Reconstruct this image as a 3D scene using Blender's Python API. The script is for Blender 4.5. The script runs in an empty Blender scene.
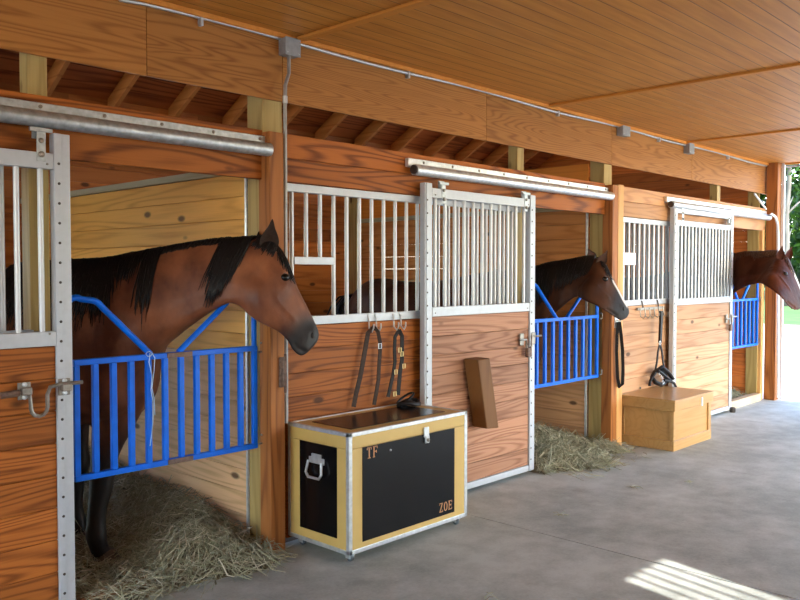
import bpy, bmesh, math, random
import numpy as np
from mathutils import Vector, Matrix, noise as mnoise
random.seed(7)
S = bpy.context.scene
COL = S.collection
PI = math.pi
V = Vector

# ---------------------------------------------------------------- camera
CAM = V((0, -3.74, 1.57))
yaw = math.radians(43.4); pit = math.atan(27/822)
FW = V((math.cos(yaw)*math.cos(pit), math.sin(yaw)*math.cos(pit), -math.sin(pit)))
RT = V((math.sin(yaw), -math.cos(yaw), 0)); UP = RT.cross(FW)
cd = bpy.data.cameras.new('camera'); cd.sensor_width = 36; cd.lens = 822/800*36
cd.clip_end = 500; cd.clip_start = 0.05
co = bpy.data.objects.new('camera', cd); COL.objects.link(co)
m = Matrix((RT, UP, -FW)).transposed().to_4x4(); m.translation = CAM
co.matrix_world = m
S.camera = co
def P(x, y, ax, v):
    """the point seen at photograph pixel x,y on the plane axis = v (survey of the photo)"""
    d = FW + RT*((x-400)/822) + UP*((300-y)/822)
    return CAM + d*((v-CAM[ax])/d[ax])

# ---------------------------------------------------------------- mesh builder
class MB:
    def __init__(s): s.v = []; s.f = []
    def add(s, vs, fs):
        b = len(s.v); s.v += [V(p) for p in vs]; s.f += [tuple(b+i for i in f) for f in fs]
        return s
    def box(s, x0, x1, y0, y1, z0, z1, M=None):
        vs = [V((x, y, z)) for z in (z0, z1) for y in (y0, y1) for x in (x0, x1)]
        if M is not None: vs = [M @ p for p in vs]
        return s.add(vs, [(0,2,3,1),(4,5,7,6),(0,1,5,4),(2,6,7,3),(0,4,6,2),(1,3,7,5)])
    def loft(s, rings, cap=True):
        n = len(rings[0]); vs = [p for r in rings for p in r]; fs = []
        for i in range(len(rings)-1):
            for j in range(n):
                k = (j+1) % n
                fs.append((i*n+j, i*n+k, (i+1)*n+k, (i+1)*n+j))
        if cap:
            fs.append(tuple(reversed(range(n)))); fs.append(tuple((len(rings)-1)*n+j for j in range(n)))
        return s.add(vs, fs)
    def tube(s, pts, r, n=8, closed=False, flat=None):
        pts = [V(p) for p in pts]; rs = r if isinstance(r, (list, tuple)) else [r]*len(pts)
        rings = []; up = None
        for i, p in enumerate(pts):
            a = pts[i-1] if (i > 0 or closed) else p
            b = pts[(i+1) % len(pts)] if (i < len(pts)-1 or closed) else p
            t = (b-a).normalized() if (b-a).length > 1e-9 else V((0,0,1))
            if up is None: up = V((0,0,1)) if abs(t.z) < .9 else V((0,-1,0))
            u = (up - t*up.dot(t)); u = u.normalized() if u.length > 1e-6 else t.orthogonal().normalized()
            w = t.cross(u); up = u
            fl = flat or 1
            rings.append([p + (u*math.cos(q)*fl + w*math.sin(q))*rs[i] for q in [2*PI*k/n for k in range(n)]])
        if closed: rings.append(rings[0])
        return s.loft(rings, cap=not closed)
    def cyl(s, a, b, r, n=16): return s.tube([a, b], r, n)
    def lathe(s, c, prof, n=16, axis=2):
        rings = []
        for r, h in prof:
            ring = []
            for k in range(n):
                q = 2*PI*k/n; p = [r*math.cos(q), r*math.sin(q), h]
                if axis == 1: p = [p[0], -p[2], p[1]]
                if axis == 0: p = [p[2], p[0], p[1]]
                ring.append(V(c)+V(p))
            rings.append(ring)
        return s.loft(rings)
    def ball(s, c, rx, ry, rz, n=16):
        rings = []
        for i in range(1, n//2+1):
            t = PI*(i-.5)/(n//2) if False else PI*i/(n//2+1)
            rings.append([V(c)+V((rx*math.sin(t)*math.cos(2*PI*k/n), ry*math.sin(t)*math.sin(2*PI*k/n), -rz*math.cos(t))) for k in range(n)])
        return s.loft(rings)
    def ribbon(s, pts, w, th, side):
        """a flat strap through pts, w wide along side, th thick"""
        pts = [V(p) for p in pts]; rings = []
        for i, p in enumerate(pts):
            a = pts[max(i-1,0)]; b = pts[min(i+1,len(pts)-1)]; t = (b-a).normalized()
            sd = V(side); sd = (sd - t*sd.dot(t)).normalized(); nn = t.cross(sd)
            rings.append([p+sd*w*.58+nn*th*.75, p-sd*w*.58+nn*th*.75, p-sd*w*.58-nn*th*.75, p+sd*w*.58-nn*th*.75])
        return s.loft(rings)

def spath(pts, sub=4):
    pts = [V(p) for p in pts]; out = []
    for i in range(len(pts)-1):
        a, b, c, d = [pts[max(0, min(len(pts)-1, i+k))] for k in (-1,0,1,2)]
        for q in range(sub):
            t = q/sub; out.append(.5*((2*b)+(c-a)*t+(2*a-5*b+4*c-d)*t*t+(3*b-a-3*c+d)*t**3))
    return out + [pts[-1]]
def origin_of(p):
    o = V((0,0,0))
    while p is not None: o += p.location; p = p.parent
    return o
def obj(name, mb, mat, parent=None, smooth=False, bevel=0, label=None, loc=None, norm=True):
    me = bpy.data.meshes.new(name)
    if parent is not None: o0 = origin_of(parent); loc = None
    elif loc is not None: o0 = V(loc)
    else:
        xs = [v.x for v in mb.v]; ys = [v.y for v in mb.v]; zs = [v.z for v in mb.v]
        o0 = V(((min(xs)+max(xs))/2, (min(ys)+max(ys))/2, min(zs)))
    me.from_pydata([tuple(v-o0) for v in mb.v], [], mb.f)
    if norm:
        bm = bmesh.new(); bm.from_mesh(me); bmesh.ops.recalc_face_normals(bm, faces=bm.faces); bm.to_mesh(me); bm.free()
    me.materials.append(mat)
    if smooth:
        me.polygons.foreach_set('use_smooth', [True]*len(me.polygons))
    me.update()
    ob = bpy.data.objects.new(name, me); COL.objects.link(ob)
    if parent is not None: ob.parent = parent
    else: ob.location = o0
    if smooth == 'auto':
        mo = ob.modifiers.new('e', 'EDGE_SPLIT'); mo.split_angle = math.radians(40)
    if bevel:
        b = ob.modifiers.new('b', 'BEVEL'); b.width = bevel; b.segments = 2; b.limit_method = 'ANGLE'; b.angle_limit = math.radians(50)
    if label: ob['label'] = label
    return ob
def thing(name, label, cat, loc, group=None):
    o = bpy.data.objects.new(name, None); COL.objects.link(o); o.location = loc; o.empty_display_size = .1
    o['label'] = label; o['category'] = cat
    if group: o['group'] = group
    return o
def tag(o, label, cat, group=None, kind=None):
    o['label'] = label; o['category'] = cat
    if group: o['group'] = group
    if kind: o['kind'] = kind
    return o
def struct(o): o['kind'] = 'structure'; return o

# ---------------------------------------------------------------- materials
def new_mat(name):
    m = bpy.data.materials.new(name); m.use_nodes = True
    nt = m.node_tree; b = nt.nodes['Principled BSDF']
    return m, nt, b
def L(nt, a, b): nt.links.new(a, b)
def plain(name, col, rough=.5, metal=0, noise=0, nscale=20, spec=.5, bump=0, stretch=(1,1,1)):
    m, nt, b = new_mat(name)
    b.inputs['Base Color'].default_value = (*col, 1); b.inputs['Roughness'].default_value = rough
    b.inputs['Metallic'].default_value = metal; b.inputs['Specular IOR Level'].default_value = spec
    tc = nt.nodes.new('ShaderNodeTexCoord'); mp = nt.nodes.new('ShaderNodeMapping'); mp.inputs['Scale'].default_value = stretch
    L(nt, tc.outputs['Object'], mp.inputs['Vector'])
    n = nt.nodes.new('ShaderNodeTexNoise'); n.inputs['Scale'].default_value = nscale; n.inputs['Detail'].default_value = 5
    L(nt, mp.outputs[0], n.inputs['Vector'])
    r = nt.nodes.new('ShaderNodeValToRGB'); e = r.color_ramp.elements
    e[0].position = .3; e[1].position = .7
    e[0].color = (*[c*(1-noise) for c in col], 1); e[1].color = (*[min(1, c*(1+noise)) for c in col], 1)
    L(nt, n.outputs['Fac'], r.inputs[0]); L(nt, r.outputs[0], b.inputs['Base Color'])
    if bump:
        bp = nt.nodes.new('ShaderNodeBump'); bp.inputs['Strength'].default_value = bump; bp.inputs['Distance'].default_value = .004
        L(nt, n.outputs['Fac'], bp.inputs['Height']); L(nt, bp.outputs[0], b.inputs['Normal'])
    return m
def math_node(nt, op, a, b=None):
    n = nt.nodes.new('ShaderNodeMath'); n.operation = op
    for i, q in enumerate((a, b)):
        if q is None: continue
        if isinstance(q, (int, float)): n.inputs[i].default_value = q
        else: L(nt, q, n.inputs[i])
    return n.outputs[0]
def mixc(nt, f, a, b, mode='MIX'):
    n = nt.nodes.new('ShaderNodeMix'); n.data_type = 'RGBA'; n.blend_type = mode
    if isinstance(f, (int, float)): n.inputs[0].default_value = f
    else: L(nt, f, n.inputs[0])
    for i, q in ((6, a), (7, b)):
        if isinstance(q, tuple): n.inputs[i].default_value = (*q, 1)
        else: L(nt, q, n.inputs[i])
    return n.outputs[2]
def wood(name, light, dark, axis=0, rings=9, rough=.55, contrast=.8, vary=.25, knots=True, knot=(.05,.018,.006), spec=.2):
    """plain-sawn boards: contour bands of a stretched noise, each board (mesh island) shifted"""
    m, nt, b = new_mat(name)
    tc = nt.nodes.new('ShaderNodeTexCoord'); geo = nt.nodes.new('ShaderNodeNewGeometry')
    rnd = geo.outputs['Random Per Island']
    off = nt.nodes.new('ShaderNodeCombineXYZ')
    o = math_node(nt, 'MULTIPLY', rnd, 37.3)
    for i in range(3): L(nt, o, off.inputs[i])
    add = nt.nodes.new('ShaderNodeVectorMath'); add.operation = 'ADD'
    L(nt, tc.outputs['Object'], add.inputs[0]); L(nt, off.outputs[0], add.inputs[1])
    mp = nt.nodes.new('ShaderNodeMapping')
    sc = [6.5, 6.5, 6.5]; sc[axis] = .5; mp.inputs['Scale'].default_value = sc
    L(nt, add.outputs[0], mp.inputs['Vector'])
    n1 = nt.nodes.new('ShaderNodeTexNoise'); n1.inputs['Scale'].default_value = 1; n1.inputs['Detail'].default_value = 1.5; n1.inputs['Roughness'].default_value = .35
    L(nt, mp.outputs[0], n1.inputs['Vector'])
    bands = math_node(nt, 'SINE', math_node(nt, 'MULTIPLY', n1.outputs['Fac'], rings*2*PI))
    bands = math_node(nt, 'ADD', math_node(nt, 'MULTIPLY', bands, .5), .5)
    bands = math_node(nt, 'POWER', bands, 2.3)
    mp2 = nt.nodes.new('ShaderNodeMapping'); s2 = [120, 120, 120]; s2[axis] = 3; mp2.inputs['Scale'].default_value = s2
    L(nt, add.outputs[0], mp2.inputs['Vector'])
    n2 = nt.nodes.new('ShaderNodeTexNoise'); n2.inputs['Scale'].default_value = 1; n2.inputs['Detail'].default_value = 3
    L(nt, mp2.outputs[0], n2.inputs['Vector'])
    fine = math_node(nt, 'MULTIPLY', math_node(nt, 'SUBTRACT', n2.outputs['Fac'], .5), .9)
    fac = math_node(nt, 'ADD', math_node(nt, 'MULTIPLY', bands, contrast), fine); 
    cl = nt.nodes.new('ShaderNodeClamp'); L(nt, fac, cl.inputs[0])
    c = mixc(nt, cl.outputs[0], light, dark)
    br = math_node(nt, 'ADD', math_node(nt, 'MULTIPLY', rnd, vary*2), 1-vary)
    cc = nt.nodes.new('ShaderNodeCombineColor')
    for i in range(3): L(nt, br, cc.inputs[i])
    c = mixc(nt, 1.0, c, cc.outputs[0], 'MULTIPLY')
    if knots:
        mp3 = nt.nodes.new('ShaderNodeMapping'); s3 = [5.5]*3; s3[axis] = 2.6; mp3.inputs['Scale'].default_value = s3
        L(nt, add.outputs[0], mp3.inputs['Vector'])
        vo = nt.nodes.new('ShaderNodeTexVoronoi'); vo.inputs['Scale'].default_value = .8
        L(nt, mp3.outputs[0], vo.inputs['Vector'])
        k = nt.nodes.new('ShaderNodeMapRange'); k.inputs[1].default_value = .06; k.inputs[2].default_value = .11; k.inputs[3].default_value = .85; k.inputs[4].default_value = 0
        L(nt, vo.outputs['Distance'], k.inputs[0])
        c = mixc(nt, k.outputs[0], c, knot)
    L(nt, c, b.inputs['Base Color'])
    b.inputs['Roughness'].default_value = rough; b.inputs['Specular IOR Level'].default_value = spec
    bp = nt.nodes.new('ShaderNodeBump'); bp.inputs['Strength'].default_value = .25; bp.inputs['Distance'].default_value = .002
    L(nt, cl.outputs[0], bp.inputs['Height']); L(nt, bp.outputs[0], b.inputs['Normal'])
    return m

M = {}
M['front'] = wood('stained pine boards', (.40,.125,.022), (.12,.028,.005), 0, rings=18, contrast=.7)
M['front2'] = wood('stained pine boards with painted-in light', (.43,.22,.13), (.21,.085,.042), 0, rings=17, contrast=.7)  # part of this paler tone is daylight put into the colour
M['front3'] = wood('pine boards in painted far-end light', (.52,.30,.165), (.30,.13,.055), 0, rings=10, contrast=.55)  # brighter far-end light is put into the board colour
M['header'] = wood('header boards', (.42,.13,.022), (.12,.028,.005), 0, rings=12)
M['header3'] = wood('header boards with painted-in light', (.54,.29,.13), (.33,.14,.06), 0, rings=10, contrast=.55)  # header tone lifted too, far-end light painted into the boards
M['part'] = wood('yellow pine partition boards', (.95,.50,.105), (.66,.29,.045), 1, rings=9, contrast=.6, vary=.12)
M['part_low'] = wood('worn grey pine boards', (.82,.52,.28), (.54,.30,.13), 1, rings=9, contrast=.55, vary=.10)
M['part2'] = wood('brown pine partition boards', (.66,.29,.085), (.42,.15,.035), 1, rings=9, contrast=.6, vary=.12)
M['part2_low'] = wood('worn brown pine boards', (.66,.36,.165), (.42,.19,.07), 1, rings=9, contrast=.55, vary=.10)
M['gable'] = wood('red-brown wall boards', (.66,.20,.045), (.42,.10,.02), 1, rings=8, contrast=.5)
M['back'] = wood('brown wall boards', (.46,.16,.04), (.24,.065,.015), 0, rings=6, contrast=.6)
M['ply'] = wood('orange plywood', (.75,.27,.04), (.55,.17,.025), 1, rings=10, contrast=.35, vary=.05, knots=False)
M['fascia'] = wood('plywood fascia', (.44,.19,.045), (.22,.075,.015), 0, rings=26, contrast=.6, vary=.12, knots=False)
M['postz'] = wood('stained post', (.40,.15,.040), (.16,.05,.014), 2, rings=10, contrast=.6, vary=.1)
M['pt'] = wood('treated timber', (.50,.37,.14), (.32,.21,.07), 2, rings=8, contrast=.55, vary=.1)
M['pty'] = wood('treated cap timber', (.50,.44,.26), (.36,.30,.15), 1, rings=8, contrast=.5, vary=.1)
M['pale_z'] = wood('pale pine post', (.74,.42,.16), (.52,.24,.07), 2, rings=7, contrast=.5)
M['rafter'] = wood('rafter timber', (.52,.22,.07), (.34,.12,.03), 1, rings=6, contrast=.5, knots=False)
M['deck'] = wood('roof boards', (.32,.10,.03), (.12,.03,.01), 0, rings=6)
M['batten'] = wood('varnished batten', (.66,.27,.05), (.52,.19,.03), 1, rings=6, contrast=.4, knots=False)
M['blond'] = wood('varnished plywood chest', (.44,.26,.10), (.33,.18,.06), 0, rings=8, contrast=.4, vary=.06, knots=False, rough=.3)
M['sillw'] = wood('pale sill', (.62,.46,.30), (.45,.30,.18), 0, rings=6, contrast=.5)
M['sillb'] = wood('brown sill', (.30,.17,.09), (.18,.09,.05), 0, rings=6, contrast=.5, rough=.8)
M['alu'] = plain('brushed aluminium', (.47,.50,.54), .42, .2, .04, 30)
M['bar'] = plain('silver painted bar', (.56,.585,.61), .3, .2, .03, 30)
M['bard'] = plain('dull zinc bar', (.27,.29,.32), .32, .7, .12, 25)
M['galv'] = plain('galvanised steel', (.42,.45,.47), .42, .7, .22, 35, bump=.2)
M['galvl'] = plain('bright galvanised steel', (.62,.65,.67), .35, .6, .15, 35, bump=.1)
M['whitem'] = plain('white enamelled metal', (.66,.67,.68), .35, 0, .04, 20)
M['conduit'] = plain('grey metal conduit', (.40,.40,.38), .4, .5, .1, 30)
M['boxg'] = plain('grey junction box', (.32,.33,.33), .5, .5, .1, 30)
M['blue'] = plain('blue enamel', (.001,.135,.74), .35, 0, .10, 15, spec=.22)
M['rust'] = plain('rusty steel', (.16,.10,.075), .6, .4, .4, 40, bump=.3)
M['steel'] = plain('dull steel', (.27,.25,.22), .4, .7, .2, 40)
M['dark'] = plain('dark steel', (.06,.05,.045), .45, .5, .3, 40)
M['yel'] = plain('mustard paint', (.60,.41,.13), .42, 0, .05, 8, spec=.4)
M['black'] = plain('black gloss paint', (.004,.004,.005), .22, 0, .3, 6, spec=.35)
M['letter'] = plain('orange lettering', (.50,.24,.10), .5, 0, .05)
M['caster'] = plain('grey rubber caster', (.10,.12,.14), .5, 0, .15)
M['leather'] = plain('dark brown leather', (.035,.018,.011), .45, 0, .35, 60, bump=.2, spec=.2)
M['leather2'] = plain('black leather', (.010,.008,.008), .45, 0, .3, 60, bump=.2, spec=.2)
M['brass'] = plain('worn brass buckle', (.62,.47,.22), .3, .9, .15, 40)
M['paper'] = plain('white paper', (.93,.93,.93), .7, 0, .0)
M['twine'] = plain('pale blue twine', (.42,.60,.78), .8, 0, .1)
M['hair'] = plain('black horse hair', (.010,.008,.008), .4, 0, .35, 90, spec=.22)
M['hairb'] = plain('dark brown horse hair', (.06,.022,.012), .4, 0, .3, 90)
M['eye'] = plain('horse eye', (.006,.004,.003), .25, 0, 0, spec=.3)
M['nostril'] = plain('nostril', (.008,.006,.006), .7, 0, 0)
M['ear1'] = plain('dark ear coat', (.028,.015,.010), .6, 0, .3, 60, spec=.15)
M['ear2'] = plain('brown ear coat', (.05,.022,.013), .6, 0, .3, 60, spec=.15)
M['ear3'] = plain('chestnut ear coat', (.07,.020,.010), .6, 0, .3, 60, spec=.15)
M['hoof'] = plain('dark hoof', (.07,.055,.045), .5, 0, .2, 50)
M['bark'] = plain('grey bark', (.10,.095,.085), .9, 0, .35, 6, bump=.6, stretch=(1,1,.25))

# ceiling: beaded soffit sheet, grooves along X every 0.106 m
def ceiling_mat():
    m, nt, b = new_mat('varnished grooved soffit')
    tc = nt.nodes.new('ShaderNodeTexCoord'); sep = nt.nodes.new('ShaderNodeSeparateXYZ'); L(nt, tc.outputs['Object'], sep.inputs[0])
    fr = math_node(nt, 'FRACT', math_node(nt, 'DIVIDE', sep.outputs['Y'], .108))
    d = math_node(nt, 'ABSOLUTE', math_node(nt, 'SUBTRACT', fr, .5))
    g = nt.nodes.new('ShaderNodeMapRange'); g.inputs[1].default_value = .455; g.inputs[2].default_value = .485; L(nt, d, g.inputs[0])
    mp = nt.nodes.new('ShaderNodeMapping'); mp.inputs['Scale'].default_value = (1.2, 14, 5); L(nt, tc.outputs['Object'], mp.inputs['Vector'])
    n = nt.nodes.new('ShaderNodeTexNoise'); n.inputs['Scale'].default_value = 1.4; n.inputs['Detail'].default_value = 5; L(nt, mp.outputs[0], n.inputs['Vector'])
    r = nt.nodes.new('ShaderNodeValToRGB'); e = r.color_ramp.elements; e[0].position = .3; e[1].position = .7
    e[0].color = (.46,.18,.028,1); e[1].color = (.62,.27,.050,1)
    L(nt, n.outputs['Fac'], r.inputs[0])
    c = mixc(nt, math_node(nt, 'MULTIPLY', g.outputs[0], .75), r.outputs[0], (.10,.035,.01))
    L(nt, c, b.inputs['Base Color']); b.inputs['Roughness'].default_value = .5; b.inputs['Specular IOR Level'].default_value = .25
    bp = nt.nodes.new('ShaderNodeBump'); bp.invert = True; bp.inputs['Strength'].default_value = .8; bp.inputs['Distance'].default_value = .004
    L(nt, g.outputs[0], bp.inputs['Height']); L(nt, bp.outputs[0], b.inputs['Normal'])
    return m
M['ceil'] = ceiling_mat()
def concrete_mat():
    m, nt, b = new_mat('worn concrete')
    tc = nt.nodes.new('ShaderNodeTexCoord')
    def nz(s, d, st=(1,1,1)):
        mp = nt.nodes.new('ShaderNodeMapping'); mp.inputs['Scale'].default_value = st; L(nt, tc.outputs['Object'], mp.inputs['Vector'])
        n = nt.nodes.new('ShaderNodeTexNoise'); n.inputs['Scale'].default_value = s; n.inputs['Detail'].default_value = d; n.inputs['Roughness'].default_value = .62
        L(nt, mp.outputs[0], n.inputs['Vector']); return n.outputs['Fac']
    a = nz(1.1, 6); c2 = nz(6, 8); c3 = nz(60, 4)
    mix = math_node(nt, 'ADD', math_node(nt, 'MULTIPLY', a, .5), math_node(nt, 'ADD', math_node(nt, 'MULTIPLY', c2, .35), math_node(nt, 'MULTIPLY', c3, .15)))
    r = nt.nodes.new('ShaderNodeValToRGB'); e = r.color_ramp.elements; e[0].position = .40; e[1].position = .60
    e[0].color = (.29,.318,.295,1); e[1].color = (.52,.56,.53,1); L(nt, mix, r.inputs[0])
    # brown stains
    st = nt.nodes.new('ShaderNodeMapRange'); st.inputs[1].default_value = .63; st.inputs[2].default_value = .75; st.inputs[4].default_value = .55
    L(nt, nz(1.9, 7), st.inputs[0])
    c = mixc(nt, st.outputs[0], r.outputs[0], (.25,.22,.19))
    L(nt, c, b.inputs['Base Color'])
    rr = math_node(nt, 'ADD', math_node(nt, 'MULTIPLY', c2, .3), .45); L(nt, rr, b.inputs['Roughness'])
    b.inputs['Specular IOR Level'].default_value = .25
    bp = nt.nodes.new('ShaderNodeBump'); bp.inputs['Strength'].default_value = .25; bp.inputs['Distance'].default_value = .004
    L(nt, mix, bp.inputs['Height']); L(nt, bp.outputs[0], b.inputs['Normal'])
    return m
M['conc'] = concrete_mat()
M['earth'] = plain('stall earth floor', (.14,.10,.07), .95, 0, .3, 12, bump=.5)
M['gravel'] = plain('pale gravel', (.52,.49,.45), .95, 0, .22, 3, bump=.5)
M['grass'] = plain('lawn', (.06,.13,.02), .95, 0, .35, 1.2, bump=.8)
def ramp_island(name, cols, rough=.7, trans=0):
    m, nt, b = new_mat(name)
    g = nt.nodes.new('ShaderNodeNewGeometry'); r = nt.nodes.new('ShaderNodeValToRGB'); e = r.color_ramp.elements
    e[0].color = (*cols[0], 1); e[1].color = (*cols[-1], 1)
    for i, c in enumerate(cols[1:-1]):
        q = e.new((i+1)/(len(cols)-1)); q.color = (*c, 1)
    L(nt, g.outputs['Random Per Island'], r.inputs[0]); L(nt, r.outputs[0], b.inputs['Base Color'])
    b.inputs['Roughness'].default_value = rough
    if trans: b.inputs['Specular IOR Level'].default_value = .15
    if trans:
        tb = nt.nodes.new('ShaderNodeBsdfTranslucent'); L(nt, r.outputs[0], tb.inputs[0])
        mx = nt.nodes.new('ShaderNodeMixShader'); mx.inputs[0].default_value = trans
        L(nt, b.outputs[0], mx.inputs[1]); L(nt, tb.outputs[0], mx.inputs[2])
        L(nt, mx.outputs[0], nt.nodes['Material Output'].inputs[0])
    return m
M['hay'] = ramp_island('hay', [(.17,.17,.10), (.33,.31,.19), (.23,.26,.16), (.42,.40,.27), (.14,.13,.08), (.62,.58,.44)], .6)
M['haybase'] = plain('matted hay', (.15,.135,.085), .9, 0, .5, 28, bump=.9)
M['leaf'] = ramp_island('leaves', [(.015,.045,.006), (.04,.10,.012), (.085,.17,.022), (.025,.065,.008)], .5, .35)

# ---------------------------------------------------------------- setting
def planks_h(x0, x1, y0, y1, z0, z1, h=.138, mb=None, gap=.0008):
    """boards running along X, stacked in Z"""
    mb = mb or MB(); n = max(1, round((z1-z0)/h)); hh = (z1-z0)/n
    for i in range(n): mb.box(x0, x1, y0, y1, z0+i*hh+gap, z0+(i+1)*hh-gap)
    return mb
fl = MB()
for a, b in ((-6,-2.9),(-2.9,-.54),(-.54,1.81),(1.81,4.155),(4.155,6.50),(6.50,8.85),(8.85,10.56)):
    fl.box(a+.004, b-.004, -8.4, -.0, -.15, 0)
fl.box(-6, 10.56, -8.4, 0, -.2, -.02)
struct(obj('floor', fl, M['conc']))
struct(obj('floor', MB().box(-2.6, 10.5, .002, 3.4, -.2, -.004), M['earth']))
CZ = 2.92
struct(obj('ceiling', MB().box(-6, 10.72, -5.4, -.012, CZ, CZ+.05), M['ceil']))
for x in (-2.0, .5, 3.07, 5.66, 8.2, 10.66):
    struct(obj('trim_1', MB().box(x-.03, x+.03, -5.4, -.03, CZ-.018, CZ), M['batten'], bevel=.003))
struct(obj('trim_2', MB().box(-6, 10.7, -.055, -.013, CZ-.028, CZ-.002), M['batten']))
# roof
zr = lambda y: 5.00 - .567*y if y > -1 else 5.00+.567 + .567*(y+1)
rf = MB()
for i in range(26):
    ya, yb = 3.7 - i*.18, 3.7-(i+1)*.18+.004
    rf.add([(x, y, zr(y)+dz) for x in (-6, 10.8) for y, dz in ((ya,0),(yb,0),(yb,.03),(ya,.03))],
           [(0,1,2,3),(7,6,5,4),(0,4,5,1),(1,5,6,2),(2,6,7,3),(3,7,4,0)])
rf.add([(x, y, z) for x in (-6, 10.8) for y, z in ((-.98, zr(-.98)), (-5.8, zr(-5.8)), (-5.8, zr(-5.8)+.05), (-.98, zr(-.98)+.05))],
       [(0,1,2,3),(7,6,5,4),(0,4,5,1),(1,5,6,2),(2,6,7,3),(3,7,4,0)])
struct(obj('roof_deck', rf, M['deck']))
# back wall and gable wall
bw = MB(); ex = -2.6; dn = 1
for da in (.15, 3.25, 7.1):        # unseen back doorways, added to let light onto the partitions
    planks_h(ex, da, 3.3, 3.36, 0, 3.3, .14, bw); planks_h(da, da+1.3, 3.3, 3.36, 2.24, 3.3, .14, bw); ex = da+1.3
    dn += 1
    struct(obj('door_%d' % dn, MB().box(da-.04, da+.03, 3.28, 3.38, 0, 2.27).box(da+1.27, da+1.34, 3.28, 3.38, 0, 2.27).box(da-.04, da+1.34, 3.28, 3.38, 2.2, 2.27), M['pale_z'], bevel=.003))
planks_h(ex, 10.5, 3.3, 3.36, 0, 3.3, .14, bw)
bw.box(-2.6, .15, 3.361, 3.38, 0, 3.3).box(1.45, 3.25, 3.361, 3.38, 0, 3.3).box(4.55, 7.1, 3.361, 3.38, 0, 3.3).box(8.4, 10.5, 3.361, 3.38, 0, 3.3)
struct(obj('wall_back', bw, M['back'], bevel=.003))
gb = MB()
n = 24
for i in range(n):
    z0, z1 = i*.14, (i+1)*.14-.003
    gb.box(10.40, 10.46, .15, 3.3, z0, z1)
for i in range(24, 40):
    z0, z1 = i*.14, (i+1)*.14-.003
    ymax = min(3.3, (5.1-z1)/.567)
    gb.box(10.40, 10.46, -1.0, ymax, z0, z1) if ymax > -1 else None
struct(obj('wall_right', gb, M['gable'], bevel=.003))
struct(obj('wall_left', planks_h(-2.6, -2.54, 0, 3.3, 0, 3.2, .14), M['back']))
# fascia
FX = [-2.6, -.3, .94, 2.12, 2.97, 4.87, 6.72, 8.4, 10.62]
fa = MB()
for a, b in zip(FX, FX[1:]): fa.box(a+.0015, b-.0015, -.012, .006, 2.545, CZ)
tag(obj('fascia_board', fa, M['fascia'], bevel=.002), 'long plywood fascia running above the stall fronts up to the ceiling', 'fascia board')

# ---------------------------------------------------------------- stall fronts
def post(name, x0, x1, y0, y1, z0, z1, mat, label, cat='post', group=None):
    return tag(obj(name, MB().box(x0, x1, y0, y1, z0, z1), mat, bevel=.004), label, cat, group)
post('timber_post', 2.84, 2.98, .008, .15, 0, 2.92, M['pt'], 'greenish treated timber post between the near stall and the middle stall')
post('timber_post', 6.62, 6.76, .008, .15, 0, 2.92, M['pt'], 'greenish treated timber post between the middle stall and the far stall')
post('timber_post', 10.38, 10.395, .008, .15, 0, 2.92, M['pt'], 'treated timber post at the far end of the farthest stall')
post('timber_post', -.92, -.78, .008, .15, 0, 2.92, M['pt'], 'treated timber post left of the nearest stall door')
post('timber_stud', 1.55, 1.64, .022, .11, 0, 2.92, M['pt'], 'treated timber stud seen through the bars of the nearest door', 'stud')
post('timber_stud', 5.31, 5.40, .022, .11, 0, 2.92, M['pt'], 'treated timber stud rising behind the track of the middle stall', 'stud')
post('timber_stud', 9.14, 9.23, .022, .11, 0, 2.92, M['pt'], 'treated timber stud rising behind the track of the far stall', 'stud')
post('stop_post', 2.805, 2.905, -.10, 0, 0, 2.35, M['postz'], 'orange stained post beside the black and mustard chest')
post('stop_post', 6.585, 6.68, -.10, 0, 0, 2.35, M['postz'], 'orange stained post behind the middle horse muzzle')
post('stop_post', 6.685, 6.785, -.10, 0, 0, 2.36, M['pale_z'], 'paler post board at the left edge of the far stall grille')
post('stop_post', 10.395, 10.47, -.03, .15, 0, 2.10, M['pale_z'], 'pale pine post just right of the farthest blue gate')
post('corner_post', 10.50, 10.62, -.165, -.03, 0, 2.92, M['postz'], 'reddish corner post at the open far end of the aisle')
struct(obj('trim_3', MB().box(10.625, 10.665, -.20, -.165, 0, 2.92), M['whitem'], bevel=.003))

def header(x0, x1, mat, label):
    mb = planks_h(x0, x1, -.028, .006, 2.09, 2.365, .138)
    return tag(obj('header_board', mb, mat, bevel=.004), label, 'header board')
header(-2.6, 2.815, M['header'], 'reddish header boards behind the nearest door track')
header(2.985, 6.58, M['header'], 'reddish header boards above the middle stall grille')
header(6.79, 10.49, M['header3'], 'header boards with painted-in light above the far stall grille')

def round_bar(x, y, z0, z1, r=.0125): return MB().cyl((x, y, z0), (x, y, z1), r, 12)
def screws(t, pts, r=.0055, mt='steel'):
    for p in pts:
        obj('screw', MB().lathe(p, [(r,0),(r,.002),(r*.5,.004)], 8, axis=1), M[mt], t)

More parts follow.
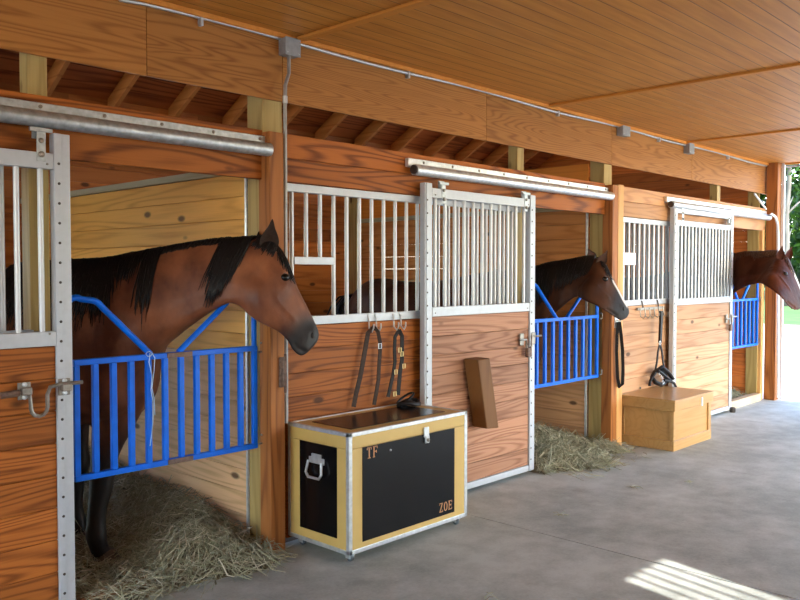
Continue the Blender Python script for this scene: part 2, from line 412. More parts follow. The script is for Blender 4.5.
def stall_front(x0, x1, mat, label, feed=None, br=.0125, bm='bar', gz=(1.315, 2.095), step=.108, start=None):
    t = thing('grille_wall', label, 'stall front', ((x0+x1)/2, 0, 0))
    obj('board_panel', planks_h(x0, x1, -.018, .018, .03, 1.26), mat, t, bevel=.0025)
    fr = MB().box(x0, x1, -.022, .02, gz[0]-.052, gz[0]).box(x0, x1, -.022, .02, gz[1]-.055, gz[1]-.008)
    obj('grille_frame', fr, M['alu'], t, bevel=.003)
    x = start if start is not None else x0+.05; i = 0
    while x < x1-.03:
        lo = gz[0]
        if feed and feed[0] < x < feed[1]: lo = feed[2]
        obj('bar', round_bar(x, 0, lo, gz[1]-.055, br), M[bm], t, smooth='auto'); x += step
    if feed: obj('feed_rail', MB().box(feed[0]-.005, feed[1]+.005, -.018, .018, feed[2]-.045, feed[2]), M['alu'], t, bevel=.003)
    return t
stall_front(-.77, 1.545, M['front'], 'boarded stall front with barred grille behind the nearest door', start=-.72, step=.107)
stall_front(2.985, 5.305, M['front'], 'reddish boarded stall front with white bars behind the black chest', feed=(3.05, 3.36, 1.665), start=3.04, step=.1085)
stall_front(6.79, 9.135, M['front3'], 'boarded stall front with painted-in light and silver bars behind the tan chest', start=6.86, step=.1, br=.018, bm='bard')

def stall_door(x0, x1, mat, label, top=2.19, rz=(2.03,2.10), topbar=False, step=.106, roller=False, br=.0125, bm='bar', mr=0):
    t = thing('sliding_stall_door', label, 'stall door', ((x0+x1)/2, -.08, 0))
    y0, y1 = -.104, -.060; sw = .074
    for a in (x0, x1-sw):
        s = MB().box(a, a+sw, y0, y1, .03, top).box(a+.012 if a == x0 else a, a+sw*.45, y0-.006, y0, .03, top)
        so = obj('stile', s, M['alu'], t, bevel=.002)
        zz = .12; pts = []
        while zz < top-.05: pts.append((a+.020, y0-.006, zz)); zz += .088
        screws(so, pts, .0065, 'dark')
    obj('top_rail', MB().box(x0+sw, x1-sw, y0, y1, rz[0], rz[1]), M['alu'], t, bevel=.003)
    if topbar: obj('upper_rail', MB().box(x0+sw, x1-sw, y0, y1, top-.045, top), M['alu'], t, bevel=.003)
    obj('middle_rail', MB().box(x0+sw, x1-sw, y0-.003, y1, 1.245+mr, 1.31+mr), M['alu'], t, bevel=.003)
    obj('bottom_rail', MB().box(x0+sw, x1-sw, y0, y1, .03, .075), M['alu'], t, bevel=.003)
    obj('board_panel', planks_h(x0+sw, x1-sw, y0+.008, y1-.004, .076, 1.244+mr), mat, t, bevel=.004)
    n = round((x1-x0-2*sw)/step); st = (x1-x0-2*sw)/n
    for i in range(n):
        obj('bar', round_bar(x0+sw+st*(i+.5), -.082, 1.31+mr, rz[0], br), M[bm], t, smooth='auto')
    screws(t, [(x, y0-.003, z) for x in (x0+sw+.03, x1-sw-.03) for z in (rz[0]+.02, 1.30)])
    for hx in (x0+.19, x1-.13):
        hb = MB().box(hx-.03, hx+.03, -.088, -.078, top-.03, top+.025).box(hx-.02, hx+.02, -.108, -.104, top-.13, top+.01)
        hb.box(hx-.05, hx+.05, -.112, -.100, top-.002, top+.016)
        h = obj('hanger', hb, M['galv'], t, bevel=.004)
        obj('bolt', MB().lathe((hx, -.108, top-.10), [(.014,0),(.014,.006),(.007,.012)], 10, axis=1), M['steel'], h)
        obj('bolt', MB().lathe((hx, -.106, top-.04), [(.012,0),(.012,.006),(.006,.010)], 10, axis=1), M['steel'], h)
    if roller:
        rb = MB().lathe((x1-.03, -.13, .03), [(.03,-.028),(.034,-.01),(.034,.02),(.02,.03)], 12)
        obj('floor_guide', rb, M['dark'], t, smooth='auto')
    return t
d1 = stall_door(.39, 1.682, M['front'], 'nearest sliding stall door with orange-red boards and silver bars', top=2.19)
d2 = stall_door(4.085, 5.377, M['front2'], 'middle sliding stall door with brown boards and tilted block', rz=(2.075,2.14), top=2.17, mr=.03)
d3 = stall_door(7.80, 9.30, M['front3'], 'far sliding stall door with painted-in light on its boards and double top rail', rz=(2.045,2.10), top=2.215, topbar=True, roller=True, step=.085, br=.019, bm='bard')
# hook latches on the doors
def latch(t, x0, x1, z, small=False):
    lt = MB(); y = -.135
    pts = [(x0,y,z),(x0+.10,y,z)]
    u = x0+.105
    for k in range(7):
        q = PI*k/6; pts.append((u+.036-.036*math.cos(q), y, z-.075-.036*math.sin(q)))
    pts += [(u+.072, y, z-.02), (u+.085, y, z+.012), (u+.13, y, z+.02), (x1+.04, y, z+.02)]
    lt.tube(pts, .009, 8)
    o = obj('latch_rod', lt, M['steel'], t, smooth='auto')
    obj('rod_grip', MB().tube([(x0-.02,y,z-.004),(x0+.055,y,z)], .015, 8), M['rust'], o)
    for cx in (x0+.085, x1-.035):
        pl = MB().box(cx-.028, cx+.028, -.118, -.110, z-.034, z+.042).box(cx-.022, cx+.022, -.15, -.118, z-.012, z+.02)
        br = obj('latch_bracket', pl, M['steel'], o, bevel=.006)
        for dz in (-.023, .032):
            obj('bolt', MB().lathe((cx, -.118, z+dz), [(.011,0),(.011,.005),(.006,.009)], 10, axis=1), M['galvl'], o)
latch(d1, 1.375, 1.672, 1.055)
for dd, x1 in ((d2, 5.377), (d3, 9.30)):
    z = 1.06; y = -.13
    o = obj('latch_rod', MB().tube([(x1-.24,y,z+.0),(x1-.15,y,z),(x1-.15,y,z-.06),(x1-.11,y,z-.09),(x1-.08,y,z-.05),(x1-.08,y,z+.02),(x1+.05,y,z+.02)], .009, 8), M['steel'], dd, smooth='auto')
    for cx in (x1-.19, x1-.035):
        obj('latch_bracket', MB().box(cx-.024, cx+.024, -.12, -.108, z-.045, z+.05), M['steel'], o, bevel=.006)
    obj('padlock', MB().box(x1-.155, x1-.10, -.15, -.118, z-.135, z-.06), M['rust'], o, bevel=.008)
# tilted wooden block screwed on the middle door
A = P(478,360,1,-.235); B = P(490,358,1,-.235); Cc = P(499,428,1,-.235); D = P(487,429,1,-.235)
wb = MB(); fr = [A, B, Cc, D]
wb.add(fr + [V((p.x, -.108, p.z)) for p in fr], [(0,1,2,3),(7,6,5,4),(0,4,5,1),(1,5,6,2),(2,6,7,3),(3,7,4,0)])
M['blockw'] = wood('brown block timber', (.20,.09,.03), (.10,.04,.012), 2, rings=5, contrast=.5)
obj('tilted_block', wb, M['blockw'], d2, bevel=.008, label='brown wooden block fixed at a slant')

def track(x0, x1, label, mat):
    t = thing('door_track', label, 'door track', ((x0+x1)/2, -.08, 2.24))
    mb = MB().cyl((x0, -.088, 2.248), (x1, -.088, 2.248), .037, 18)
    obj('track_tube', mb, mat, t, smooth='auto')
    obj('track_flange', MB().box(x0-.03, x1-.0, -.062, -.030, 2.268, 2.325), mat, t, bevel=.003)
    x = x0+.12
    while x < x1:
        obj('bolt', MB().lathe((x, -.062, 2.307), [(.009,0),(.009,.004),(.004,.007)], 8, axis=1), M['steel'], t); x += .30
    obj('end_cap', MB().cyl((x0-.012, -.088, 2.248), (x0+.004, -.088, 2.248), .030, 16), M['dark'], t)
    return t
track(-.95, 2.815, 'grey galvanised door track over the nearest stall', M['galv'])
track(4.0, 6.575, 'galvanised door track over the middle stall', M['galvl'])
t3 = track(7.76, 10.44, 'bright door track over the far stall with bent end pipe', M['galvl'])
obj('end_pipe', MB().tube([V((10.38,-.125,2.27)), P(772,214,1,-.2), P(775.5,217,1,-.2), P(777.5,224,1,-.2), P(778,235,1,-.2), P(778,300,1,-.2), P(778,398,1,-.2)], .016, 10), M['whitem'], t3, smooth='auto')
obj('brace', MB().tube([(10.05,-.05,2.52),(10.30,-.10,2.34)], .012, 8), M['whitem'], t3)

# ---------------------------------------------------------------- partitions
def partition(x, label, upper=None):
    t = thing('stall_partition', label, 'partition', (x+.02, 1.7, 0))
    up = MB(); lo = MB()
    n = 8
    for i in range(16):
        z0, z1 = .02+i*.133, .02+(i+1)*.133-.0015
        (lo if i < 8 else up).box(x, x+.038, .165, 3.29, z0, z1)
    obj('upper_boards', up, M['part2' if upper else 'part'], t, bevel=.004)
    obj('lower_boards', lo, M['part2_low' if upper else 'part_low'], t, bevel=.004)
    obj('cap_rail', MB().box(x-.025, x+.06, .165, 3.29, 2.148, 2.19), M['pty'], t, bevel=.003)
    obj('edge_channel', MB().box(x-.012, x+.004, .152, .172, .02, 2.148), M['galvl'], t, bevel=.002)
    if upper: 
        ub = MB().add([(xx, y, z) for xx in (x+.01, x+.03) for y, z in ((.165,2.195),(3.29,2.195),(3.29,2.56),(.165,2.56))],
              [(0,1,2,3),(7,6,5,4),(0,4,5,1),(1,5,6,2),(2,6,7,3),(3,7,4,0)])
        obj('upper_sheet', ub, M['ply'], t, label='orange plywood sheet')
    return t
partition(2.845, 'yellow pine partition behind the nearest horse with pale cap rail')
partition(6.60, 'board partition behind the middle horse with orange sheet above it', upper=True)
partition(-.915, 'pine board partition left of the nearest stall')
tag(obj('corner_channel', MB().box(6.56, 6.60, 3.15, 3.295, 0, 2.9), M['pt'], bevel=.004), 'treated timber strip in the back corner behind the middle stall bars', 'timber strip')
# rafters
for i in range(-4, 17):
    x = 4.82 + .0 + (i-5)*.61
    a, b = 3.28, .20
    rb = MB().add([(xx, y, z) for xx in (x, x+.04) for y, z in ((a, zr(a)-.16), (b, zr(b)-.16), (b, zr(b)-.01), (a, zr(a)-.01))],
       [(0,1,2,3),(7,6,5,4),(0,4,5,1),(1,5,6,2),(2,6,7,3),(3,7,4,0)])
    if -2.4 < x < 10.3:
        tag(obj('rafter', rb, M['rafter']), 'sloping wooden rafter seen in the dark gap above the stalls', 'rafter', 'rafters under the roof')
# purlin-like board crossing in the loft
tag(obj('loft_beam', MB().box(-2.5, 6.58, 3.0, 3.04, 2.62, 2.76), M['rafter']), 'long wooden beam crossing the dark space above the back wall', 'beam')

# ---------------------------------------------------------------- sills
tag(obj('door_sill', MB().box(1.66, 2.83, -.03, .035, 0, .035), M['sillb'], bevel=.005), 'brown wooden sill under hay at the nearest stall opening', 'sill')
tag(obj('door_sill', MB().box(5.41, 6.58, -.03, .035, 0, .035), M['sillb'], bevel=.005), 'brown sill half buried in hay at the middle stall opening', 'sill')
tag(obj('door_sill', MB().box(9.30, 10.37, -.05, .04, 0, .09), M['sillw'], bevel=.005), 'pale wooden sill across the farthest stall opening', 'sill')

# ---------------------------------------------------------------- blue gates
def gate(x0, x1, z0, z1, label, nb, sleeves=False, y=.0):
    t = thing('stall_gate', label, 'gate', ((x0+x1)/2, y, z0))
    r = .0155; w = x1-x0; xm = x0+w*.46
    sq = lambda mb, a, b, hw: mb.box(min(a[0],b[0])-hw, max(a[0],b[0])+hw, y-hw, y+hw, min(a[2],b[2])-hw, max(a[2],b[2])+hw)
    obj('top_rail', sq(MB(), (x0-.0,0,z1), (x1-.0,0,z1), .0145), M['blue'], t, bevel=.004)
    obj('bottom_rail', sq(MB(), (x0-.0,0,z0), (x1-.0,0,z0), .0145), M['blue'], t, bevel=.004)
    for i in range(nb):
        x = x0 + w*i/(nb-1)
        obj('bar', MB().box(x-.0145, x+.0145, y-.012, y+.012, z0+.014, z1-.014), M['blue'], t, bevel=.003)
    # yoke: two arches meeting in a flat V
    for sx, c, a, b in ((-1, x0, x0-.05, xm-.085), (1, x1, x1, xm+w*.16-.09)):
        hi = z1+.305; d = 1 if sx < 0 else -1
        pts = [(a, y, z1+.0), (a, y, hi-.06)]
        for k in range(1, 6):
            q = PI*k/6*.8; pts.append((a + d*(.055-.055*math.cos(q)*1.0), y, hi-.06+.06*math.sin(q)))
        pts.append((a+d*.15, y, hi-.02)); pts.append((a+d*.19, y, hi-.055)); pts.append((b, y, z1+.012)); pts = spath(pts[1:-1], 4); pts = [(a, y, z1+.0)] + pts + [(b, y, z1+.012)]
        obj('yoke_tube', MB().tube(pts, r, 10), M['blue'], t, smooth='auto')
    for z in (z1, z0+.03):
        ob = MB().tube([(x1+.015,y-.02,z-.02),(x1+.055,y-.02,z-.02),(x1+.06,y-.02,z+.02),(x1+.03,y-.02,z+.03)], .006, 6)
        obj('hinge_hook', ob, M['steel'], t)
    if sleeves:
        for z in (z1, z0):
            obj('rail_sleeve', MB().box(xm+.0, xm+.145, y-.021, y-.013, z-.013, z+.013), M['rust'], t, bevel=.002, label='rusty brown sleeve')
    return t
g1 = gate(1.745, 2.768, .603, 1.150, 'near blue metal stall gate in front of the large bay horse', 12, True)
gate(5.44, 6.50, .655, 1.185, 'blue metal stall gate of the middle stall', 10)
gate(9.33, 10.33, .70, 1.25, 'farthest blue metal stall gate beside the corner post', 9)
tw = [P(*p, 1, -.022) for p in ((150,353),(149,362),(152,375),(151,390),(153,402),(153,420),(152,432),(150,446))]
tw2 = [P(*p, 1, -.024) for p in ((152,353),(155,358),(154,372),(152,388),(154,398),(155,415))]
tag(obj('baling_twine', MB().tube(tw, .0022, 5).tube(tw2, .0022, 5).tube([P(149+3*math.cos(k), 354+2.5*math.sin(k), 1, -.02-.004*(k%2)) for k in range(7)], .0022, 5), M['twine']), 'pale blue twine hanging from the near blue gate', 'twine')

# ---------------------------------------------------------------- conduit, boxes
cz = lambda x: 2.888 + .008*math.sin(x*3)
pts = [(1.90,-.06,2.91),(1.97,-.04,2.875)] + [(x,-.030,cz(x)) for x in np.arange(2.1, 10.6, .3)]
cn = thing('conduit', 'thin metal conduit running along the top of the fascia under the ceiling', 'conduit', (6, -.03, 2.89))
obj('pipe', MB().tube(pts, .0105, 8), M['conduit'], cn, smooth='auto')
for x in (2.42, 4.0, 5.8, 7.6, 9.3):
    obj('clamp', MB().box(x-.008, x+.008, -.044, -.013, 2.85, cz(x)+.014), M['galvl'], cn, bevel=.002)
ce = thing('conduit', 'thin pale conduit along the far end edge of the ceiling', 'conduit', (10.7, -1.4, 2.87))
obj('pipe', MB().tube([(10.60,-.03,2.885),(10.70,-.06,2.88),(10.71,-.3,2.885),(10.71,-1.2,2.89),(10.71,-2.6,2.89)], .0105, 8), M['conduit'], ce, smooth='auto')
cv = thing('conduit', 'vertical metal conduit dropping down beside the orange post', 'conduit', (2.925, -.09, .7))
obj('pipe', MB().tube([(2.985,-.05,2.80),(2.98,-.055,2.70),(2.93,-.085,2.62),(2.925,-.088,2.5),(2.925,-.088,.72)], .0105, 8), M['conduit'], cv, smooth='auto')
obj('coupling', MB().cyl((2.926,-.088,2.52),(2.926,-.088,2.56), .014, 10), M['galvl'], cv)
for (a, b, c, d, lab) in ((2.94,3.045,2.80,2.895,'grey junction box on the fascia above the orange post'),
                          (6.80,6.93,2.815,2.90,'small junction box on the fascia over the tan chest'),
                          (8.19,8.30,2.80,2.90,'farthest small junction box on the fascia')):
    t = thing('junction_box', lab, 'junction box', ((a+b)/2, -.045, c))
    obj('box_body', MB().box(a, b, -.075, -.013, c, d), M['boxg'], t, bevel=.004)
    obj('cover', MB().box(a-.003, b+.003, -.080, -.075, c-.003, d+.003), M['boxg'], t, bevel=.002)
    for sx in (a+.012, b-.012): obj('screw', MB().lathe((sx, -.080, c+.012), [(.004,0),(.004,.002),(.002,.004)], 8, axis=1), M['galvl'], t)

# ---------------------------------------------------------------- black and mustard chest
X0, X1, Y0, Y1, Z0, Z1 = 2.985, 3.985, -.542, -.03, .055, .708
t = thing('tack_chest', 'large black and mustard wooden chest on casters beside the orange post', 'chest', ((X0+X1)/2, (Y0+Y1)/2, 0))
body = MB().box(X0, X1, Y0, Y1, Z0, Z1-.085)
obj('body', body, M['yel'], t, bevel=.002)
lid = obj('lid', MB().box(X0, X1, Y0, Y1, Z1-.083, Z1), M['yel'], t, bevel=.002)
obj('top_panel', MB().box(X0+.10, X1-.10, Y0+.09, Y1-.09, Z1, Z1+.003), M['black'], lid)
obj('front_panel', MB().box(X0+.098, X1-.12, Y0-.003, Y0, .105, .622), M['black'], t)
obj('side_panel', MB().box(X0-.003, X0, Y0+.095, Y1-.105, .125, .622), M['black'], t)
e = .014
for (a, b, c, d, z0, z1) in ((X0-.004,X0+.022,Y0-.004,Y0+.022,Z0,Z1), (X1-.022,X1+.004,Y0-.004,Y0+.022,Z0,Z1), (X0-.004,X0+.018,Y1-.018,Y1+.002,Z0,Z1)):
    obj('corner_edging', MB().box(a, b, c, d, z0, z1), M['galvl'], t, bevel=.003)
for z0, z1 in ((Z0-.004, Z0+.02), (Z1-.018, Z1+.004)):
    par = t if z0 < .3 else lid
    obj('edging', MB().box(X0-.004, X1+.004, Y0-.004, Y0+.018, z0, z1), M['galvl'], par, bevel=.003)
    obj('edging', MB().box(X0-.004, X0+.018, Y0-.004, Y1, z0, z1), M['galvl'], par, bevel=.003)
    if z0 > .3:
        obj('edging', MB().box(X1-.018, X1+.004, Y0-.004, Y1, z0, z1), M['galvl'], par, bevel=.003)
        obj('edging', MB().box(X0-.004, X1+.004, Y1-.018, Y1+.002, z0, z1), M['galvl'], par, bevel=.003)
hx = 3.60
lt = obj('latch', MB().box(hx-.022, hx+.022, Y0-.012, Y0-.004, .605, .665).box(hx-.016, hx+.016, Y0-.02, Y0-.006, .570, .615), M['galvl'], t, bevel=.004)
obj('latch_pin', MB().lathe((hx, Y0-.02, .59), [(.011,0),(.011,.006),(.005,.01)], 10, axis=1), M['steel'], lt)
obj('latch_pin', MB().lathe((3.30, Y0-.003, .575), [(.006,0),(.006,.004),(.003,.006)], 10, axis=1), M['galvl'], t)
# side handle
yc = -.285; zc = .49
hp = MB().box(X0-.010, X0-.003, yc-.065, yc+.065, zc+.02, zc+.055).box(X0-.012, X0-.003, yc-.04, yc+.04, zc+.05, zc+.075)
hd = obj('handle', hp, M['galvl'], t, bevel=.006)
ring = [(X0-.02, yc-.055, zc+.035), (X0-.03, yc-.065, zc-.03), (X0-.03, yc-.045, zc-.055), (X0-.03, yc+.045, zc-.055), (X0-.03, yc+.065, zc-.03), (X0-.02, yc+.055, zc+.035)]
obj('handle_ring', MB().tube(ring, .008, 8), M['galvl'], hd, smooth='auto')
# letters
def letter_boxes(ch, w, h):
    s = .13*w/.6; s = h*.13; q = s*.6
    d = {'T': [(0,w,h-q,h),(w/2-s/2,w/2+s/2,0,h),(w/2-s*1.3,w/2+s*1.3,0,q),(0,q,h-s*1.8,h),(w-q,w,h-s*1.8,h)],
         'F': [(w*.12,w*.12+s,0,h),(0,w,h-q,h),(0,w*.45,0,q),(w*.12,w*.72,h*.48,h*.48+q),(w-q,w,h-s*1.8,h),(w*.68,w*.68+q,h*.38,h*.62)],
         'E': [(w*.12,w*.12+s,0,h),(0,w,h-q,h),(0,w,0,q),(w*.12,w*.72,h*.47,h*.47+q),(w-q,w,h-s*1.8,h),(w-q,w,0,s*1.8),(w*.68,w*.68+q,h*.38,h*.62)],
         'Z': [(0,w,h-q,h),(0,w,0,q),(0,q,h-s*1.8,h),(w-q,w,0,s*1.8)]}
    return d.get(ch, [])
def letters(text, x, z, w, h, gap):
    for ch in text:
        mb = MB(); y0, y1 = Y0-.0045, Y0-.003
        for a, b, c, d in letter_boxes(ch, w, h): mb.box(x+a, x+b, y0, y1, z+c, z+d)
        if ch == 'Z':
            s = h*.15
            mb.add([(x+px, y, z+pz) for y in (y0, y1) for px, pz in ((0,0),(s,0),(w,h),(w-s,h))], [(0,1,2,3),(7,6,5,4),(0,4,5,1),(1,5,6,2),(2,6,7,3),(3,7,4,0)])
        if ch == 'O':
            n = 20; rr = []
            for i in range(n):
                q = 2*PI*i/n
                rr.append([V((x+w/2+f*w*math.cos(q)*(1), yy, z+h/2+g*h*math.sin(q))) for f, g, yy in ((.5,.5,y0),(.5,.5,y1),(.27,.42,y1),(.27,.42,y0))])
            rr.append(rr[0]); mb.loft(rr, cap=False)
        obj('letter', mb, M['letter'], t); x += w+gap
letters('TF', 3.115, .555, .036, .062, .010)
letters('ZOE', 3.722, .128, .034, .056, .008)
for i, (cx, cy) in enumerate(((X0+.05, Y0+.05), (X1-.05, Y0+.05), (X0+.05, Y1-.06), (X1-.05, Y1-.06))):
    c = obj('caster', MB().box(cx-.022, cx+.022, cy-.022, cy+.022, .045, .055).box(cx-.018,cx-.012,cy-.02,cy+.015,.018,.05).box(cx+.012,cx+.018,cy-.02,cy+.015,.018,.05), M['galvl'], t)
    obj('wheel', MB().lathe((cx-.010, cy-.005, .024), [(.020,0),(.024,.003),(.024,.017),(.020,.020)], 16, axis=0), M['caster'], c, smooth='auto')

# ---------------------------------------------------------------- tan chest
X0, X1, Y0, Y1, Z1 = 6.86, 7.66, -.56, -.03, .45
t = thing('wooden_chest', 'tan varnished plywood chest standing below the hanging bridle', 'chest', ((X0+X1)/2, (Y0+Y1)/2, 0))
obj('carcass', MB().box(X0+.018, X1-.018, Y0+.018, Y1, .02, .36), M['blond'], t)
obj('plinth', MB().box(X0, X1, Y0, Y1, .0, .09), M['blond'], t, bevel=.006)
for a, b, c, d in ((X0+.004,X0+.04,Y0+.004,Y0+.04),(X1-.06,X1-.004,Y0+.004,Y0+.04),(X0+.004,X0+.04,Y1-.05,Y1),):
    obj('corner_stile', MB().box(a, b, c, d, .09, .36), M['blond'], t, bevel=.002)
ld = obj('lid', MB().box(X0-.012, X1+.012, Y0-.012, Y1, .355, .44).box(X0-.016, X1+.016, Y0-.016, Y1+.004, .44, .455), M['blond'], t, bevel=.004)
obj('clasp', MB().box(7.385, 7.415, Y0-.022, Y0-.012, .345, .425), M['whitem'], ld, bevel=.003)
obj('clasp', MB().box(X0+.40, X0+.42, -.033, -.029, .46, .48), M['dark'], ld)

# ---------------------------------------------------------------- tack hanging on the stall fronts
side = (.9, -.3, 0)
def hook(t, x, ztop=1.292, zb=1.22, y=-.03):
    mb = MB().tube([(x, .015, ztop-.01), (x, .0, ztop+.006), (x, -.024, ztop+.008), (x, y-.002, ztop-.01), (x, y-.004, zb), (x, y-.03, zb-.02), (x, y-.045, zb+.004), (x, y-.045, zb+.03)], .005, 6)
    return obj('hook', mb, M['galvl'], t, smooth='auto')
# strap doubled over a hook
t = thing('lead_strap', 'long dark brown leather strap draped over hooks left of the black halter', 'strap', (3.66,-.05,.72))
hook(t, 3.635); hook(t, 3.70)
l1 = [P(*p, 1, -.055) for p in ((374,327),(368,333),(366,345),(363,362),(360,378),(356,394),(353.5,407))]
l2 = [P(*p, 1, -.06) for p in ((374,327),(378,332),(380,342),(380,352),(379,366),(378.5,380),(376,394),(374,405))]
obj('strap_length', MB().ribbon(l1, .024, .006, side), M['leather'], t)
obj('strap_length', MB().ribbon(l2, .02, .006, side), M['leather'], t)
b = P(380,346,1,-.07); obj('buckle', MB().tube([b+V(p) for p in ((-.012,0,-.016),(.012,0,-.016),(.012,0,.016),(-.012,0,.016))], .0035, 6, closed=True), M['galvl'], t)
# halter 1
t = thing('halter', 'black leather halter with brass buckles hanging onto the black chest', 'halter', (3.88,-.05,.72))
hook(t, 3.862); hook(t, 3.93)
h1 = [P(*p, 1, -.06) for p in ((399,330),(395,337),(394.5,350),(395,362),(393,375),(390,388),(388,397))]
h2 = [P(*p, 1, -.065) for p in ((399,330),(402,336),(402,348),(402,360),(400,372),(399,384),(398,395))]
obj('crown_strap', MB().ribbon(h1, .018, .006, side), M['leather2'], t)
obj('crown_strap', MB().ribbon(h2, .022, .006, side), M['leather2'], t)
c = P(401,402,2,.725); c.y = -.13
nb = [c+V((.085*math.cos(q), .045*math.sin(q), .0+.012*math.sin(2*q))) for q in [2*PI*k/20 for k in range(20)]]
obj('noseband', MB().tube(nb, .015, 8, closed=True, flat=1.2), M['leather2'], t, smooth='auto')
nb = [c+V((-.01+.07*math.cos(q), .02+.03*math.sin(q), .03+.03*math.cos(q))) for q in [2*PI*k/16 for k in range(16)]]
obj('chin_strap', MB().tube(nb, .008, 6, closed=True), M['leather2'], t, smooth='auto')
for px, py in ((402,354),(404,366),(396,372),(395,394),(400,350)):
    b = P(px,py,1,-.075); obj('buckle', MB().tube([b+V(p) for p in ((-.011,0,-.014),(.011,0,-.014),(.011,0,.014),(-.011,0,.014))], .0035, 6, closed=True), M['brass'], t)
# hook rack + bridle on far stall
t = thing('hook_rack', 'small steel rack of hooks hanging from the far stall grille rail', 'hook rack', (7.5,-.03,1.2))
xa, xb = P(637,306,1,-.04).x, P(664,306,1,-.04).x
obj('rack_bar', MB().box(xa, xb, -.05, -.03, 1.215, 1.24), M['steel'], t, bevel=.003)
for x in (xa+.12, xb-.12): obj('hanger', MB().tube([(x,.0,1.30),(x,-.03,1.30),(x,-.04,1.24)], .008, 6), M['dark'], t)
for i in range(6):
    x = xa+.04+(xb-xa-.08)*i/5
    obj('hook', MB().tube([(x,-.052,1.235),(x,-.056,1.16),(x,-.085,1.14),(x,-.105,1.165),(x,-.105,1.185)], .006, 6), M['steel'], t, smooth='auto')
t = thing('bridle', 'black leather bridle hanging over the back edge of the tan chest', 'bridle', (7.66,-.08,.5))
R = lambda l, y: [P(a, b, 1, y) for a, b in l]
obj('crown_strap', MB().ribbon(R(((661,311),(661,320),(660.5,332),(660,343)), -.105), .034, .014, (1,0,0)), M['leather2'], t)
obj('cheek_strap', MB().ribbon(R(((660,343),(658,352),(657,362),(655,372)), -.10), .016, .008, (1,0,0)), M['leather2'], t)
obj('cheek_strap', MB().ribbon(R(((660,343),(662,352),(663,362),(665,372)), -.10), .016, .008, (1,0,0)), M['leather2'], t)
obj('noseband', MB().tube(R(((655,372),(652,377),(655,382),(661,385),(667,381),(666,373),(660,370)), -.11), .022, 8, closed=True), M['leather2'], t, smooth='auto')
obj('brow_band', MB().tube(R(((657,370),(662,367),(668,372),(673,379),(669,380),(663,375)), -.13), .020, 8, closed=True), M['leather2'], t, smooth='auto')
obj('rein', MB().tube(R(((664,380),(670,381),(674,383),(676,387)), -.14), .013, 6), M['leather2'], t, smooth='auto')
obj('chin_strap', MB().tube(R(((652,377),(650,382),(649.5,386)), -.12), .013, 6), M['leather2'], t, smooth='auto')
for px, py in ((660,343),(660,373),(662,377),(663,382)):
    b = P(px,py,1,-.135); obj('ring', MB().tube([b+V((.018*math.cos(q),0,.018*math.sin(q))) for q in [2*PI*k/10 for k in range(10)]], .004, 6, closed=True), M['galvl'], t, smooth='auto')
# strap loop at the second post
t = thing('strap_loop', 'dark leather strap loop hanging on the post under the middle horse', 'strap', (6.73,-.12,.55))
lp = R(((618,322),(617,335),(616.5,350),(617,365),(617.5,378),(619.5,387),(622.5,384),(623,370),(622.5,350),(621,335),(619.5,322)), -.125)
obj('strap', MB().ribbon(lp, .016, .018, (.8,.6,0)), M['leather2'], t)
obj('hook', MB().tube([(6.66,-.10,1.15),(6.66,-.14,1.14),(6.66,-.16,1.17)], .007, 6).box(6.63,6.69,-.108,-.10,1.08,1.19), M['galvl'], t)
# steel plate latches on the posts, note
t = tag(obj('post_latch', MB().box(2.86,2.91,-.112,-.10,.93,1.10).cyl((2.885,-.13,.90),(2.885,-.13,1.12),.008,8), M['rust'], bevel=.004), 'small rusty latch plate on the orange post by the near gate', 'latch')
a = P(622,252.5,1,-.028); b = P(636,266,1,-.028)
tag(obj('paper_note', MB().box(a.x-.01, b.x-.005, -.026, -.0235, b.z+.01, a.z+.0), M['paper']), 'blank white note fixed on the bars of the far stall grille', 'note')

